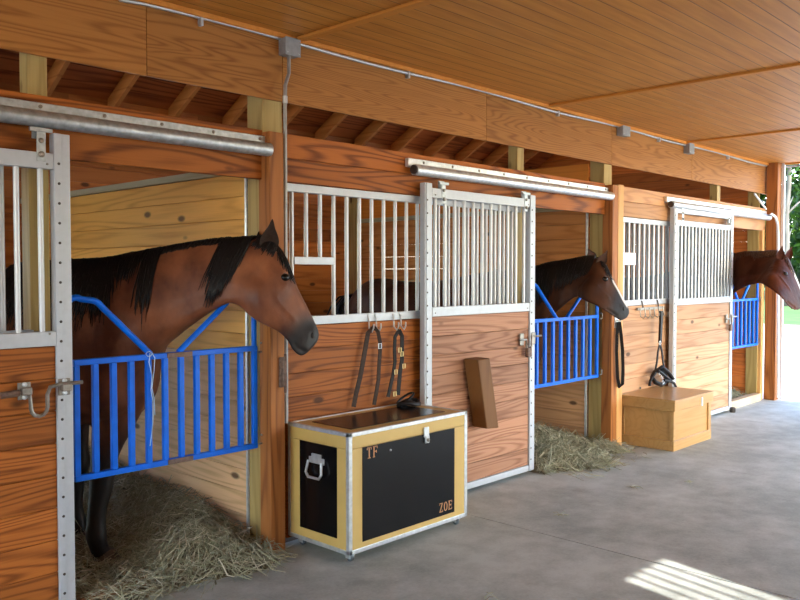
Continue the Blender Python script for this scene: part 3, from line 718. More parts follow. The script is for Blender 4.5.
# ---------------------------------------------------------------- hay
def hay(name, label, region, hfun, n, seed, x0, x1, y0, y1, lo=.06, hi=.26):
    rnd = random.Random(seed); base = MB(); st = MB()
    nx, ny = 48, 60; vs = []; fs = []
    for j in range(ny+1):
        for i in range(nx+1):
            x = x0+(x1-x0)*i/nx; y = y0+(y1-y0)*j/ny; h = hfun(x, y)
            h = max(-.02, h-.012 + .035*mnoise.noise(V((x*9, y*9, 0)))*(1 if h > .02 else 0) + .018*mnoise.noise(V((x*25, y*25, 3))))
            vs.append((x, y, h))
    for j in range(ny):
        for i in range(nx):
            a = j*(nx+1)+i; fs.append((a, a+1, a+nx+2, a+nx+1))
    k = 0
    cl = []
    for c in range(90): cl.append((rnd.uniform(x0, x1), rnd.uniform(y0, y1), rnd.uniform(0, PI)))
    while k < n:
        x = rnd.uniform(x0, x1); y = rnd.uniform(y0, y1)
        if rnd.random() < .45: y = y0+(y-y0)*.5
        h = hfun(x, y)
        if h <= .002 and rnd.random() > .04: continue
        if h < .03 and rnd.random() > .5: continue
        near = min(cl, key=lambda q: (q[0]-x)**2+(q[1]-y)**2)
        ang = near[2]+rnd.gauss(0, .7); ln = rnd.uniform(lo, hi)*(1.3 if rnd.random() < .1 else .8)
        d = V((math.cos(ang), math.sin(ang), 0)); cz_ = rnd.gauss(0, .02)
        curve = rnd.gauss(0, .22)*ln; zc = rnd.uniform(.002, .035)
        pts = []
        ok = True
        for s in (-.5, -.17, .17, .5):
            p = V((x, y, 0)) + d*ln*s + V((-d.y, d.x, 0))*curve*(s*s*4-.3)
            if not region(p.x, p.y): ok = False; break
            p.z = max(.004, hfun(p.x, p.y) + zc + cz_*s*3 + rnd.gauss(0, .006)); pts.append(p)
        if not ok: continue
        w = rnd.uniform(.0011, .0026) if rnd.random() < .93 else .0038
        st.tube(pts, [w*.7, w, w, w*.5], 3); k += 1
    o = obj(name, st, M['hay'], norm=False, loc=((x0+x1)/2, (y0+y1)/2, 0)); tag(o, label, 'hay', kind='stuff')
    b = MB().add(vs, fs); bo = obj('matted_layer', b, M['haybase'], o, smooth=True, norm=False); bo['kind'] = 'stuff'
    return o
sm = lambda a, b, x: (lambda t: t*t*(3-2*t))(max(0, min(1, (x-a)/(b-a))))
def h1(x, y):
    edge = 1.62 + .0; ext = -.12 - .16*sm(1.7, 2.3, x) + .05*math.sin(x*9)
    h = .006+.03*sm(.15,.55,math.hypot(x-2.05,y-.35)) + .13*sm(2.2, 2.8, x)*sm(.0, .7, y) + .10*math.exp(-((x-2.42)**2+(y-.10)**2)/.05) + .07*math.exp(-((x-2.1)**2+(y-1.3)**2)/.25) + .08*sm(1, 2, y)
    h += .02*mnoise.noise(V((x*5, y*5, 1)))
    h *= sm(ext, ext+.22, y)
    h *= sm(2.98, 2.86, x) if y < .0 else 1
    return max(0, h) if x > 1.2 else max(0, h)
r1 = lambda x, y: (x < 2.835 and 1.0 < x or (y < -.11 and x < 3.0)) and y < 3.2 and not (x < 1.70 and y < .14) and y > -.42
hay('hay_bedding', 'loose greenish hay spread under the nearest horse and spilling onto the concrete', r1, h1, 11000, 1, 1.25, 2.83, -.36, 2.9)
def h2(x, y):
    ext = -.38 + .12*math.sin(x*7+1)
    h = .04 + .16*sm(-.0, .5, y)*sm(6.7, 6.0, x) + .07*math.exp(-((x-5.7)**2+(y+.02)**2)/.06)+ .05*mnoise.noise(V((x*4, y*4, 2)))
    h *= sm(ext, ext+.25, y)
    if y < 0: h *= sm(5.30, 5.45, x)*sm(6.75, 6.5, x)
    return max(0, h)
r2 = lambda x, y: 5.42 < x < 6.58 and y < 2.3 or (5.3 < x < 6.85 and -.6 < y < -.115)
hay('hay_bedding', 'tan hay heaped at the opening of the middle stall', r2, h2, 7000, 2, 5.38, 6.58, -.5, 2.2)
def h3(x, y): return .05+.10*sm(.1,.5,y)+.03*mnoise.noise(V((x*5,y*5,5)))
r3 = lambda x, y: 9.25 < x < 10.37 and .05 < y < 1.6
hay('hay_bedding', 'small patch of hay inside the farthest stall opening', r3, h3, 1500, 3, 9.26, 10.36, .06, 1.6)
# wisps on the floor
for i, (px, py) in enumerate(((490,597),(560,515),(690,482),(635,487),(610,463),(575,475))):
    c = P(px, py, 2, .004); rnd = random.Random(40+i); mb = MB()
    for k in range(5 if i else 4):
        q = rnd.uniform(0, PI); ln = rnd.uniform(.04, .10); d = V((math.cos(q), math.sin(q), 0)); o = V((rnd.gauss(0,.02), rnd.gauss(0,.02), 0))
        mb.tube([c+o-d*ln/2, c+o+V((0,0,.008)), c+o+d*ln/2+V((rnd.gauss(0,.01),0,0))], .002, 3)
    tag(obj('hay_wisp', mb, M['hay'], norm=False), ['hay wisp on the concrete at the bottom centre of the photo','hay wisp on the concrete in front of the middle door','hay wisp in the middle of the concrete on the right','hay wisp on the concrete well in front of the tan chest','hay wisp at the right edge of the middle hay heap','hay wisp just in front of the middle hay heap'][i], 'hay wisp', kind='stuff')

# ---------------------------------------------------------------- horses
def horse_mat(name, coat, coat2, legs, muzzle_pt, spec=.08, muzzle=(.020,.017,.017), leg_z=(.55,.95), shine=.34, mz=.17, blaze=None):
    m, nt, b = new_mat(name)
    tc = nt.nodes.new('ShaderNodeTexCoord')
    mp = nt.nodes.new('ShaderNodeMapping'); mp.inputs['Scale'].default_value = (3,3,2); L(nt, tc.outputs['Object'], mp.inputs['Vector'])
    n = nt.nodes.new('ShaderNodeTexNoise'); n.inputs['Scale'].default_value = 1.8; n.inputs['Detail'].default_value = 4; L(nt, mp.outputs[0], n.inputs['Vector'])
    r = nt.nodes.new('ShaderNodeValToRGB'); e = r.color_ramp.elements; e[0].position = .35; e[1].position = .68
    e[0].color = (*coat2, 1); e[1].color = (*coat, 1); L(nt, n.outputs['Fac'], r.inputs[0])
    c = r.outputs[0]
    sep = nt.nodes.new('ShaderNodeSeparateXYZ'); L(nt, tc.outputs['Object'], sep.inputs[0])
    z = math_node(nt, 'ADD', sep.outputs['Z'], math_node(nt, 'MULTIPLY', n.outputs['Fac'], .15))
    lg = nt.nodes.new('ShaderNodeMapRange'); lg.interpolation_type = 'SMOOTHSTEP'
    lg.inputs[1].default_value = leg_z[0]; lg.inputs[2].default_value = leg_z[1]; lg.inputs[3].default_value = 1; lg.inputs[4].default_value = 0
    L(nt, z, lg.inputs[0]); c = mixc(nt, lg.outputs[0], c, legs)
    ds = nt.nodes.new('ShaderNodeVectorMath'); ds.operation = 'DISTANCE'; L(nt, tc.outputs['Object'], ds.inputs[0]); ds.inputs[1].default_value = muzzle_pt
    mr = nt.nodes.new('ShaderNodeMapRange'); mr.interpolation_type = 'SMOOTHSTEP'; mr.inputs[1].default_value = mz*.55; mr.inputs[2].default_value = mz*1.15; mr.inputs[3].default_value = 1; mr.inputs[4].default_value = 0
    L(nt, ds.outputs['Value'], mr.inputs[0]); c = mixc(nt, mr.outputs[0], c, muzzle)
    at = nt.nodes.new('ShaderNodeAttribute'); at.attribute_name = 'marking'
    c = mixc(nt, at.outputs['Fac'], c, (.80,.74,.68))
    at2 = nt.nodes.new('ShaderNodeAttribute'); at2.attribute_name = 'dark_hair'
    c = mixc(nt, at2.outputs['Fac'], c, (.035,.018,.012))
    L(nt, c, b.inputs['Base Color']); b.inputs['Roughness'].default_value = .5; b.inputs['Specular IOR Level'].default_value = spec
    b.inputs['Sheen Weight'].default_value = 0
    n3 = nt.nodes.new('ShaderNodeTexNoise'); n3.inputs['Scale'].default_value = 16; n3.inputs['Detail'].default_value = 8; L(nt, tc.outputs['Object'], n3.inputs['Vector'])
    bp = nt.nodes.new('ShaderNodeBump'); bp.inputs['Strength'].default_value = .35; bp.inputs['Distance'].default_value = .012
    L(nt, n3.outputs['Fac'], bp.inputs['Height']); L(nt, bp.outputs[0], b.inputs['Normal'])
    return m

def ring_pts(T, B, w, Lc, n=28, egg=0, sq=2.2):
    c = (T+B)/2; a = (T-B)/2; out = []
    for k in range(n):
        q = 2*PI*k/n; cs, sn = math.cos(q), math.sin(q)
        f = lambda v: math.copysign(abs(v)**(2/sq), v)
        out.append(c + a*f(sn) + Lc*w*f(cs)*(1+egg*sn))
    return out
def smooth_rings(rg, sub=4):
    """rg: list of (T,B,w,yaw,egg). Catmull-Rom in between"""
    out = []
    def cr(a, b, c, d, t): return .5*((2*b)+(c-a)*t+(2*a-5*b+4*c-d)*t*t+(3*b-a-3*c+d)*t*t*t)
    n = len(rg)
    for i in range(n-1):
        g = [rg[max(0, min(n-1, i+k))] for k in (-1, 0, 1, 2)]
        for s in range(sub):
            t = s/sub; out.append(tuple(cr(g[0][q], g[1][q], g[2][q], g[3][q], t) for q in range(5)))
    out.append(rg[-1]); return out
def lat(yw): return V((math.sin(yw), -math.cos(yw), 0))   # side facing the aisle viewer
def make_horse(name, label, rings, body, legs, mat, earm, hairm, manes, ears, tail=True, eye=None, nostril=None, mouth=None, blaze=False, sc=1, hooves=True, base=(0,0,0), cheek=None):
    root = thing(name, label, 'horse', base)
    R0 = [(V(a), V(b), w, yw, eg) for a, b, w, yw, eg in rings]       # muzzle ... neck base ... rump
    nr = len(R0)
    RS = smooth_rings(R0 + body, 4)
    mb = MB()
    mb.loft([ring_pts(T, B, w, lat(yw), egg=eg) for T, B, w, yw, eg in RS])
    for lg in legs:
        rr = []
        for (p, ra, rl, yw) in lg:
            d = V((math.cos(yw), math.sin(yw), 0)); l = lat(yw)
            rr.append([V(p)+d*ra*math.cos(2*PI*k/16)+l*rl*math.sin(2*PI*k/16) for k in range(16)])
        # subdivide legs smoothly
        fine = []
        for i in range(len(rr)-1):
            g = [rr[max(0, min(len(rr)-1, i+k))] for k in (-1,0,1,2)]
            for s in range(3):
                t = s/3
                fine.append([.5*((2*g[1][j])+(g[2][j]-g[0][j])*t+(2*g[0][j]-5*g[1][j]+4*g[2][j]-g[3][j])*t*t+(3*g[1][j]-g[0][j]-3*g[2][j]+g[3][j])*t**3) for j in range(16)])
        fine.append(rr[-1]); mb.loft(fine)
    me = bpy.data.meshes.new('body'); me.from_pydata([tuple(v) for v in mb.v], [], mb.f)
    bm = bmesh.new(); bm.from_mesh(me); bmesh.ops.recalc_face_normals(bm, faces=bm.faces); bm.to_mesh(me); bm.free()
    ob = bpy.data.objects.new('body', me); COL.objects.link(ob)
    rm = ob.modifiers.new('r', 'REMESH'); rm.mode = 'VOXEL'; rm.voxel_size = .0105; rm.use_smooth_shade = True
    sm_ = ob.modifiers.new('s', 'SMOOTH'); sm_.factor = .5; sm_.iterations = 5
    bpy.context.view_layer.update()
    dg = bpy.context.evaluated_depsgraph_get()
    me2 = bpy.data.meshes.new_from_object(ob.evaluated_get(dg)); me2.name = 'body'
    ob.modifiers.clear(); ob.data = me2; bpy.data.meshes.remove(me)
    nv = len(me2.vertices); co_ = np.zeros(nv*3); me2.vertices.foreach_get('co', co_); co_ = co_.reshape(-1, 3)
    no_ = np.zeros(nv*3); me2.vertices.foreach_get('normal', no_); no_ = no_.reshape(-1, 3)
    def bulge(c, r, amt):
        d = np.linalg.norm(co_-np.array(c), axis=1); f = np.exp(-(d/r)**2)[:, None]
        co_[:] += no_*f*amt
    def surf(u, th, sgn=1, push=1.0):
        i = int(u); t = u-i; a, b = RS[min(i, len(RS)-1)], RS[min(i+1, len(RS)-1)]
        T, B, w, yw, eg = tuple(a[q]*(1-t)+b[q]*t for q in range(5))
        f = lambda v: math.copysign(abs(v)**(2/2.2), v)
        return (T+B)/2 + (T-B)/2*f(math.sin(th)) + lat(yw)*w*sgn*f(math.cos(th))*(1+eg*math.sin(th))*push
    marks = []
    if eye:
        for sg in (1, -1):
            e = surf(*eye, sg); bulge(e+V((0,0,.028*sc)), .026*sc, .010*sc); bulge(e, .020*sc, -.005*sc)
            bulge(e-V((0,0,.045*sc)), .03*sc, .005*sc)
    if cheek:
        for sg in (1, -1):
            for k in range(30):       # groove along the lower neck, ridge along the cheek bone
                q = k/29; bulge(surf(36+16*q, -.62+.1*q, sg), .035*sc, -.0022*sc)
                bulge(surf(24-9*q, .02+.05*q, sg), .014*sc, .0016*sc)
                bulge(surf(27+5*q, -1.25+1.45*q, sg) if q < .8 else surf(31, 0, sg), .02*sc, -.0012*sc)
            bulge(surf(56, -.15, sg), .14*sc, .014*sc); bulge(surf(60, -.7, sg), .10*sc, .012*sc)
            bulge(surf(46, .5, sg), .10*sc, .008*sc)
        for sg in (1, -1): bulge(surf(*cheek, sg), .08*sc, .020*sc)
    if nostril:
        for sg in (1, -1): bulge(surf(*nostril, sg)+V((0,0,.012)), .03*sc, .008*sc); bulge(surf(*nostril, sg), .013*sc, -.012*sc)
    if mouth:
        for sg in (1, -1):
            for k in range(24):
                u = mouth[0]+(mouth[2]-mouth[0])*k/23; th = mouth[1]+(mouth[3]-mouth[1])*k/23
                bulge(surf(u, th, sg), .010*sc, -.006*sc)
    me2.vertices.foreach_set('co', co_.ravel())
    mk = np.zeros(nv)
    if blaze:
        for u, wd in blaze:
            p = np.array(surf(u, 1.22)); d = np.linalg.norm(co_-p, axis=1); mk = np.maximum(mk, np.clip(1.5-d/wd, 0, 1))
    a = me2.attributes.new('marking', 'FLOAT', 'POINT'); a.data.foreach_set('value', mk.astype(np.float32))
    a = me2.attributes.new('dark_hair', 'FLOAT', 'POINT'); a.data.foreach_set('value', np.zeros(nv, dtype=np.float32))
    me2.update(); me2.materials.clear(); me2.materials.append(mat)
    me2.polygons.foreach_set('use_smooth', [True]*len(me2.polygons))
    off = origin_of(root)
    # keep the coat textures in place: shift vertices to the root frame
    co_ -= np.array(off); me2.vertices.foreach_set('co', co_.ravel()); me2.update()
    ob.parent = root
    # eyes
    if eye:
        for sg in (1, -1):
            e = surf(*eye, sg, .93); obj('eye', MB().ball(e, .026*sc, .026*sc, .022*sc), M['eye'], root, smooth=True)
            i = int(eye[0]); yw = RS[i][3]; l = lat(yw)*sg; d = V((math.cos(yw), math.sin(yw), 0))
            T, B = RS[i][0], RS[i][1]; up = (T-B).normalized(); al = l.cross(up).normalized()
            e2 = surf(*eye, sg, .96)
            pts = [e2 + al*.026*sc*math.cos(q) + up*(.012*sc*math.sin(q)+.006*sc) + l*.006*sc*math.sin(q) for q in [PI*k/8 for k in range(9)]]
            obj('eyelid', MB().tube(pts, [.003*sc]+[.006*sc]*7+[.003*sc], 6), hairm, root, smooth=True)
    if nostril:
        for sg in (1, -1):
            e = surf(*nostril, sg, .86); obj('nostril', MB().ball(e, .014*sc, .014*sc, .022*sc), M['nostril'], root, smooth=True)
    # ears: cupped leaf shapes
    for (bs, tip, wd, face) in ears:
        bs, tip, face = V(bs), V(tip), V(face).normalized(); ax = (tip-bs); ln = ax.length; ax.normalize()
        fc = (face-ax*face.dot(ax)).normalized(); sd = ax.cross(fc); er = []
        for i in range(15):
            q_ = i/14; ww = wd*(1.0 + .55*math.sin(PI*min(1, q_*1.35)) - .25*q_)*max(0, 1-q_**2.6)**.75 if i < 14 else .0015
            ww = max(ww*1.12, .0015); cen = bs + ax*ln*(q_*1.15-.15) + fc*.012*math.sin(PI*q_)
            er.append([cen + sd*ww*math.cos(q)+fc*ww*(.75*math.sin(q) if math.sin(q) < 0 else -.40*math.sin(q)) for q in [2*PI*k/20 for k in range(20)]])
        obj('ear', MB().loft(er), earm, root, smooth=True)
    # mane
    rnd = random.Random(11); mm = MB()
    for (ua, ub, cnt, th_end, spread) in manes:
        for k in range(cnt):
            u = rnd.uniform(ua, ub); te = th_end*(1+rnd.gauss(0, .12)); du = rnd.gauss(spread, .45)
            sgn = 1 if rnd.random() < .93 else -1
            pts = []
            for s in range(7):
                t = s/6; th = PI/2 + .12 - (te+.12)*t if sgn > 0 else PI/2-(te*.5)*t
                p = surf(max(0, min(len(RS)-2, u+du*t*t)), th, sgn, 1.04+.05*math.sin(PI*t))
                p.z += .012*math.sin(PI*min(1, t*1.6)) + rnd.gauss(0,.0015); pts.append(p)
            w = rnd.uniform(.004, .0075)*sc
            mm.tube(pts, [w*.8, w, w, w*.95, w*.85, w*.6, w*.2], 4)
    if mm.v:
        obj('mane', mm, hairm, root, smooth=True, norm=False)
    # forelock
    fk = MB()
    for k in range(90):
        u = rnd.uniform(*FORE); sg = 1 if rnd.random() < .6 else -1; ln = rnd.uniform(3, 8); th0 = PI/2-rnd.uniform(0, .25)
        pts = [surf(max(.3, u-ln*t), th0-rnd.uniform(.1, .35)*t*1.6, sg, 1.03)+V((0,0,.006)) for t in (0,.25,.5,.75,1)]
        fk.tube(pts, [.005*sc, .006*sc, .005*sc, .003*sc, .001*sc], 4)
    obj('forelock', fk, hairm, root, smooth=True, norm=False)
    # tail
    if tail:
        tp = V(tail[0]); dd = V(tail[1]).normalized(); tb = MB()
        for k in range(110):
            o = V((rnd.gauss(0,.022), rnd.gauss(0,.022), 0)); pts = [tp+o*.3]
            for s in range(1, 8):
                t = s/7; pts.append(tp + dd*(.13*math.sin(min(1,t*2)*PI/2)) + o*(1+2.2*math.sin(PI*t*.8)) + V((0,0,-.85*t*t*.5-.85*t*.5 + .05*(1-t)))) 
            tb.tube(pts, [.008,.009,.009,.008,.008,.007,.005,.002], 4)
        obj('tail', tb, hairm, root, smooth=True, norm=False)
    # hooves
    for lg in legs:
        p, ra, rl, yw = lg[-1]; p = V(p); d = V((math.cos(yw), math.sin(yw), 0))
        hb = MB(); rr = []
        for (z, r_, f) in ((p.z+.062, .88, .0), (p.z+.05, 1.0, .004), (p.z, 1.22, .022), (p.z-.004, 1.18, .022)):
            l = lat(yw); rr.append([V((p.x, p.y, z))+d*(f+ra*r_*math.cos(2*PI*k/18))+l*rl*r_*math.sin(2*PI*k/18) for k in range(18)])
        hb.loft(rr); obj('hoof', hb, M['hoof'], root, smooth='auto')
    return root

def px(x, y, Y): return P(x, y, 1, Y)
def fore(x, y, yw, zt=1.12, lean=0, hz=.012, s=1.0):
    """foreleg of a standing horse, hoof at x,y"""
    d = V((math.cos(yw), math.sin(yw), 0))
    q = [(zt,.15,.085,-.04),(.98,.14,.085,-.03),(.86,.105,.075,-.01),(.74,.078,.062,.0),(.62,.062,.052,.005),(.55,.058,.05,.01),(.50,.064,.056,.015),(.45,.058,.052,.01),(.40,.042,.040,.0),(.30,.037,.034,-.005),(.22,.040,.036,-.01),(.165,.052,.044,-.01),(.12,.040,.036,.01),(.075,.044,.042,.035),(.045,.052,.050,.045),(hz,.056,.052,.05)]
    return [((x+d.x*(o+lean*z), y+d.y*(o+lean*z), z), ra*s, rl*s, yw) for z, ra, rl, o in q]
def hind(x, y, yw, hz=.012, s=1.0):
    d = V((math.cos(yw), math.sin(yw), 0))
    q = [(1.20,.20,.11,.10),(1.05,.21,.11,.12),(.92,.17,.10,.14),(.80,.13,.08,.10),(.68,.085,.06,.02),(.60,.065,.05,-.06),(.54,.068,.048,-.10),(.48,.058,.044,-.09),(.40,.044,.038,-.07),(.28,.040,.034,-.06),(.20,.046,.040,-.055),(.165,.052,.044,-.05),(.12,.04,.038,-.02),(.075,.046,.044,.01),(.045,.054,.05,.02),(hz,.058,.054,.03)]
    return [((x+d.x*o, y+d.y*o, z), ra*s, rl*s, yw) for z, ra, rl, o in q]

# --- near horse: bay, body angled back into the stall
def Rg(tx, ty, bx, by, Yt, Yb, w, yw, eg=0): return (px(tx,ty,Yt), px(bx,by,Yb), w, math.radians(yw), eg)
def body_rings(pts, yws):
    out = []
    for (x, y, zt, zb, w, eg), yw in zip(pts, yws): out.append((V((x,y,zt)), V((x,y,zb)), w, math.radians(yw), eg))
    return out
FORE = (28, 34)
r1_ = [Rg(314,346,307,353,-.30,-.30,.022,-42),
       Rg(318.5,339,301,356,-.30,-.29,.046,-42,.05),
       Rg(318,330,293.5,351,-.29,-.275,.056,-42,.05),
       Rg(312.5,317,288,341.5,-.27,-.255,.055,-42,.1),
       Rg(305.5,303,281,334,-.25,-.235,.062,-42,.15),
       Rg(298,288,271,328,-.22,-.21,.078,-42,.22),
       Rg(291.5,272,259,322,-.19,-.18,.096,-42,.22),
       Rg(284,256,249,315,-.16,-.14,.100,-43,.15),
       Rg(275,244,240,306,-.13,-.10,.090,-46,0),
       Rg(262,238,228,303.5,-.08,-.05,.080,-50,-.1),
       Rg(243,239,213,311,-.02,.02,.084,-53,-.2),
       Rg(218,241,196,322,.08,.10,.098,-56,-.28),
       Rg(190,245,176,337,.19,.19,.118,-58,-.32),
       Rg(162,250,158,353,.30,.26,.148,-59,-.35),
       Rg(132,255,149,376,.42,.33,.185,-60,-.38),
       Rg(104,260,133,418,.55,.42,.225,-60,-.35)]
b1 = body_rings([(1.93,.74,1.625,.74,.26,-.15),(1.80,.98,1.60,.76,.29,-.12),(1.62,1.30,1.55,.77,.31,-.05),(1.46,1.60,1.55,.83,.31,-.02),(1.31,1.88,1.60,.90,.29,0),(1.22,2.05,1.56,.98,.24,0),(1.16,2.17,1.42,1.08,.13,0)], [-61]*7)
yw1 = math.radians(-61)
nl = [(px(*p, .47), ra, rl, yw1) for p, ra, rl in (((120,392),.18,.10),((117,410),.15,.095),((112,430),.115,.085),((106,450),.085,.070),((103,466),.070,.062),((102,480),.068,.062),((100.5,492),.062,.056),((98,506),.054,.050),((96.5,520),.052,.048),((96,534),.058,.052),((98,545),.052,.048),((102,552),.058,.055),((104,560),.062,.056))]
lf = nl
horse1 = make_horse('horse', 'large bay horse with black mane hanging its head over the near blue gate', r1_, b1,
    [lf, fore(2.13,.82,yw1,zt=1.05,lean=.0,hz=.03), hind(1.50,1.98,yw1), hind(1.18,1.80,yw1)],
    horse_mat('bay coat', (.31,.112,.048), (.10,.030,.015), (.010,.008,.008), tuple(px(309,345,-.29)-V((1.7,1.0,0))), mz=.20, leg_z=(.60,1.0), spec=.32),
    M['ear1'], M['hair'], [(31,36.5,220,.75,0), (37.5,43,260,1.55,0), (39,42,90,2.1,-.2), (42,54,420,.42,.4), (51.5,53.5,50,1.6,.3), (54,58,110,.9,.5), (57.5,66,800,1.15,.6)],
    [(px(268,248,-.15), px(272.5,219,-.15), .034, (-.35,-.9,.1)), (px(262,243,-.02), px(262,226,.04), .030, (.2,-.9,.1))],
    tail=((1.17,2.16,1.45),(-.48,.87,0)), eye=(24.6, .72), nostril=(8.0, .5), mouth=(4.2, -.45, 10, -.75), base=(1.7,1.0,0), cheek=(29, -.35))

# --- middle horse
FORE = (27, 32)
r2_ = [Rg(627,318,621,321,-0.46,-0.46,.022,-66),
       Rg(629.5,313,614,317,-0.455,-0.44,.044,-66,.05),
       Rg(628,306.5,607,312,-0.445,-0.42,.052,-66,.05),
       Rg(624,299,601,308.5,-0.425,-0.4,.054,-66,.1),
       Rg(619.5,290,596,305.5,-0.395,-0.37,.064,-66,.15),
       Rg(614.5,281,590,303,-0.36,-0.33,.078,-66,.2),
       Rg(609,271,584,300,-0.32,-0.28,.095,-65,.2),
       Rg(603.5,263,579,297,-0.27,-0.22,.098,-64,.1),
       Rg(597,258,575,297.5,-0.21,-0.15,.086,-62,0),
       Rg(588,257,569,301.5,-0.14,-0.08,.082,-62,-.15),
       Rg(577,259,562,307.5,-0.05,0.0,.092,-64,-.25),
       Rg(563,261.5,554,315,.07,.10,.112,-60,-.3),
       Rg(549,263.5,546,326,.18,.18,.145,-66,-.35),
       Rg(535,267.5,541,345,.31,.27,.185,-72,-.35),
       Rg(520,270.5,535,365,.45,.36,.225,-76,-.3)]
b2 = body_rings([(5.93,.62,1.60,.80,.26,-.2),(5.87,.90,1.56,.76,.29,-.1),(5.80,1.25,1.50,.77,.31,-.05),(5.73,1.58,1.49,.82,.31,0),(5.67,1.88,1.52,.90,.28,0),(5.63,2.06,1.46,.98,.22,0),(5.60,2.18,1.32,1.08,.12,0)], [-78]*7)
yw2 = math.radians(-78)
horse2 = make_horse('horse', 'bay horse with white blaze looking out over the middle blue gate', r2_, b2,
    [fore(6.10,.55,yw2,zt=1.05,hz=.06), fore(5.72,.50,yw2,zt=1.05,hz=.06), hind(5.80,2.05,yw2), hind(5.46,1.98,yw2)],
    horse_mat('brown coat', (.090,.036,.017), (.038,.014,.008), (.010,.008,.008), tuple(px(622,315,-.43)-V((5.8,1.1,0))), mz=.25, leg_z=(.6,1.0)),
    M['ear2'], M['hair'], [(33,40,400,1.35,-.2), (40,58,1100,1.35,.4)],
    [(px(600,263.5,-.27), px(607.5,250.0,-.31), .027, (-.4,-.85,.1)), (px(592,259,-.12), px(588,248.5,-.10), .030, (-.5,-.85,.1))],
    tail=((5.60,2.17,1.36),(-.2,.98,0)), eye=(23.0, .58), nostril=(7.5, .5), mouth=(4.2, -.45, 10, -.75), base=(5.8,1.1,0), cheek=(28, -.4),
    blaze=[(k,.018) for k in range(9,23)]+[(24,.017),(25,.02)])

# --- far horse: chestnut
FORE = (27, 32)
r3_ = [Rg(803,307.5,798,310.5,-0.86,-0.86,.022,-78),
       Rg(806,303,792,309.5,-0.855,-0.84,.046,-78,.05),
       Rg(805.5,297.5,787.5,305.5,-0.84,-0.82,.054,-78,.05),
       Rg(802.5,291,783,300,-0.82,-0.79,.055,-78,.1),
       Rg(799.5,283.5,779,295.5,-0.79,-0.76,.066,-78,.15),
       Rg(796,275,774,291.5,-0.75,-0.71,.080,-78,.2),
       Rg(792,266.5,769,288,-0.7,-0.65,.096,-78,.2),
       Rg(787.5,258,764,285,-0.64,-0.58,.098,-78,.1),
       Rg(781,252.5,760,283.5,-0.57,-0.5,.086,-76,0),
       Rg(774,251.5,755,284,-0.47,-0.41,.082,-74,-.15),
       Rg(764,252,749,285.5,-0.35,-0.29,.092,-72,-.25),
       Rg(754,252.3,743,288,-0.22,-0.16,.112,-70,-.3),
       Rg(745,252.5,736,292,-0.08,-0.03,.135,-70,-.35),
       Rg(737,254,731,299,.10,.08,.165,-70,-.35),
       Rg(728,255.5,726,312,.28,.20,.205,-74,-.35)]
b3 = body_rings([(9.80,.62,1.66,.82,.25,-.2),(9.76,.90,1.58,.76,.29,-.1),(9.70,1.25,1.52,.77,.31,-.05),(9.64,1.58,1.52,.82,.31,0),(9.58,1.88,1.55,.90,.28,0),(9.55,2.06,1.48,.98,.22,0),(9.52,2.18,1.34,1.08,.12,0)], [-78]*7)
horse3 = make_horse('horse', 'chestnut horse with white blaze at the far right looking outside', r3_, b3,
    [fore(9.98,.58,yw2,zt=1.05,hz=.06), fore(9.62,.52,yw2,zt=1.05,hz=.06), hind(9.72,2.05,yw2), hind(9.38,1.98,yw2)],
    horse_mat('chestnut coat', (.080,.022,.009), (.040,.011,.005), (.10,.028,.014), tuple(px(800,305,-.84)-V((9.7,1.1,0))), mz=.13, leg_z=(.3,.5), muzzle=(.05,.022,.016)),
    M['ear3'], M['hairb'], [(34,56,700,.8,.3)],
    [(px(780,257.5,-.62), px(782.5,245.5,-.64), .026, (-.85,-.4,.1)), (px(788,258,-.55), px(792,246.5,-.53), .024, (-.85,-.4,.1))],
    tail=((9.52,2.17,1.38),(-.2,.98,0)), eye=(23.3, .38), nostril=(7.5, .5), mouth=(4.2, -.45, 10, -.75), base=(9.7,1.1,0), cheek=(28, -.4),
    blaze=[(k,.024) for k in range(8,25)])

# ---------------------------------------------------------------- opposite side of the aisle (behind the camera)
WX = (3.38, 3.92)     # barred window that lets the patch of sun in
wl = MB()
wy0, wy1 = -5.46, -5.40
SUN_EL = math.radians(34); SUN_AZ = (-.205, -.979)       # horizontal direction towards the sun
cot = 1/math.tan(SUN_EL)
# window rows measured back from the patch on the floor
ydist = 5.43-1.70; htop = ydist/(.979*cot)
wxa = 3.80 + SUN_AZ[0]/.979*ydist; wxb = wxa+.46
zb = htop-.95
wl = MB()
planks_h(-3.5, wxa, wy0, wy1, 0, 3.0, .2, wl); planks_h(wxb, 4.6, wy0, wy1, 0, 3.0, .2, wl)
planks_h(wxa, wxb, wy0, wy1, 0, zb, .2, wl); planks_h(wxa, wxb, wy0, wy1, htop, 3.0, .2, wl)
wl.box(-3.5, wxa, wy0-.03, wy0-.004, 0, 3.0).box(wxb, 4.6, wy0-.03, wy0-.004, 0, 3.0)
struct(obj('wall_near', wl, M['back']))
wn = struct(obj('window_1', MB().box(wxa-.05, wxb+.05, -5.40, -5.385, htop, htop+.04).box(wxa-.05, wxb+.05, -5.40, -5.385, zb-.04, zb), M['alu']))
for i in range(1, 5):
    x = wxa + .46*i/5; obj('window_bar', MB().box(x-.009, x+.009, -5.44, -5.42, zb, htop), M['bar'], wn)
for x in (4.67, 7.6, 10.55):
    post('timber_post', x-.07, x+.07, -5.47, -5.33, 0, 2.92, M['pt'], 'timber post on the open side of the aisle across from the stalls', group='posts across the aisle')
struct(obj('sun_blocking_roof', MB().add([(x, y, z) for x in (4.5, 10.8) for y, z in ((-5.4,2.95),(-7.7,2.65),(-7.7,2.72),(-5.4,3.02))],
       [(0,1,2,3),(7,6,5,4),(0,4,5,1),(1,5,6,2),(2,6,7,3),(3,7,4,0)]), M['ceil']))  # roof added out of view to keep direct sun off the visible floor
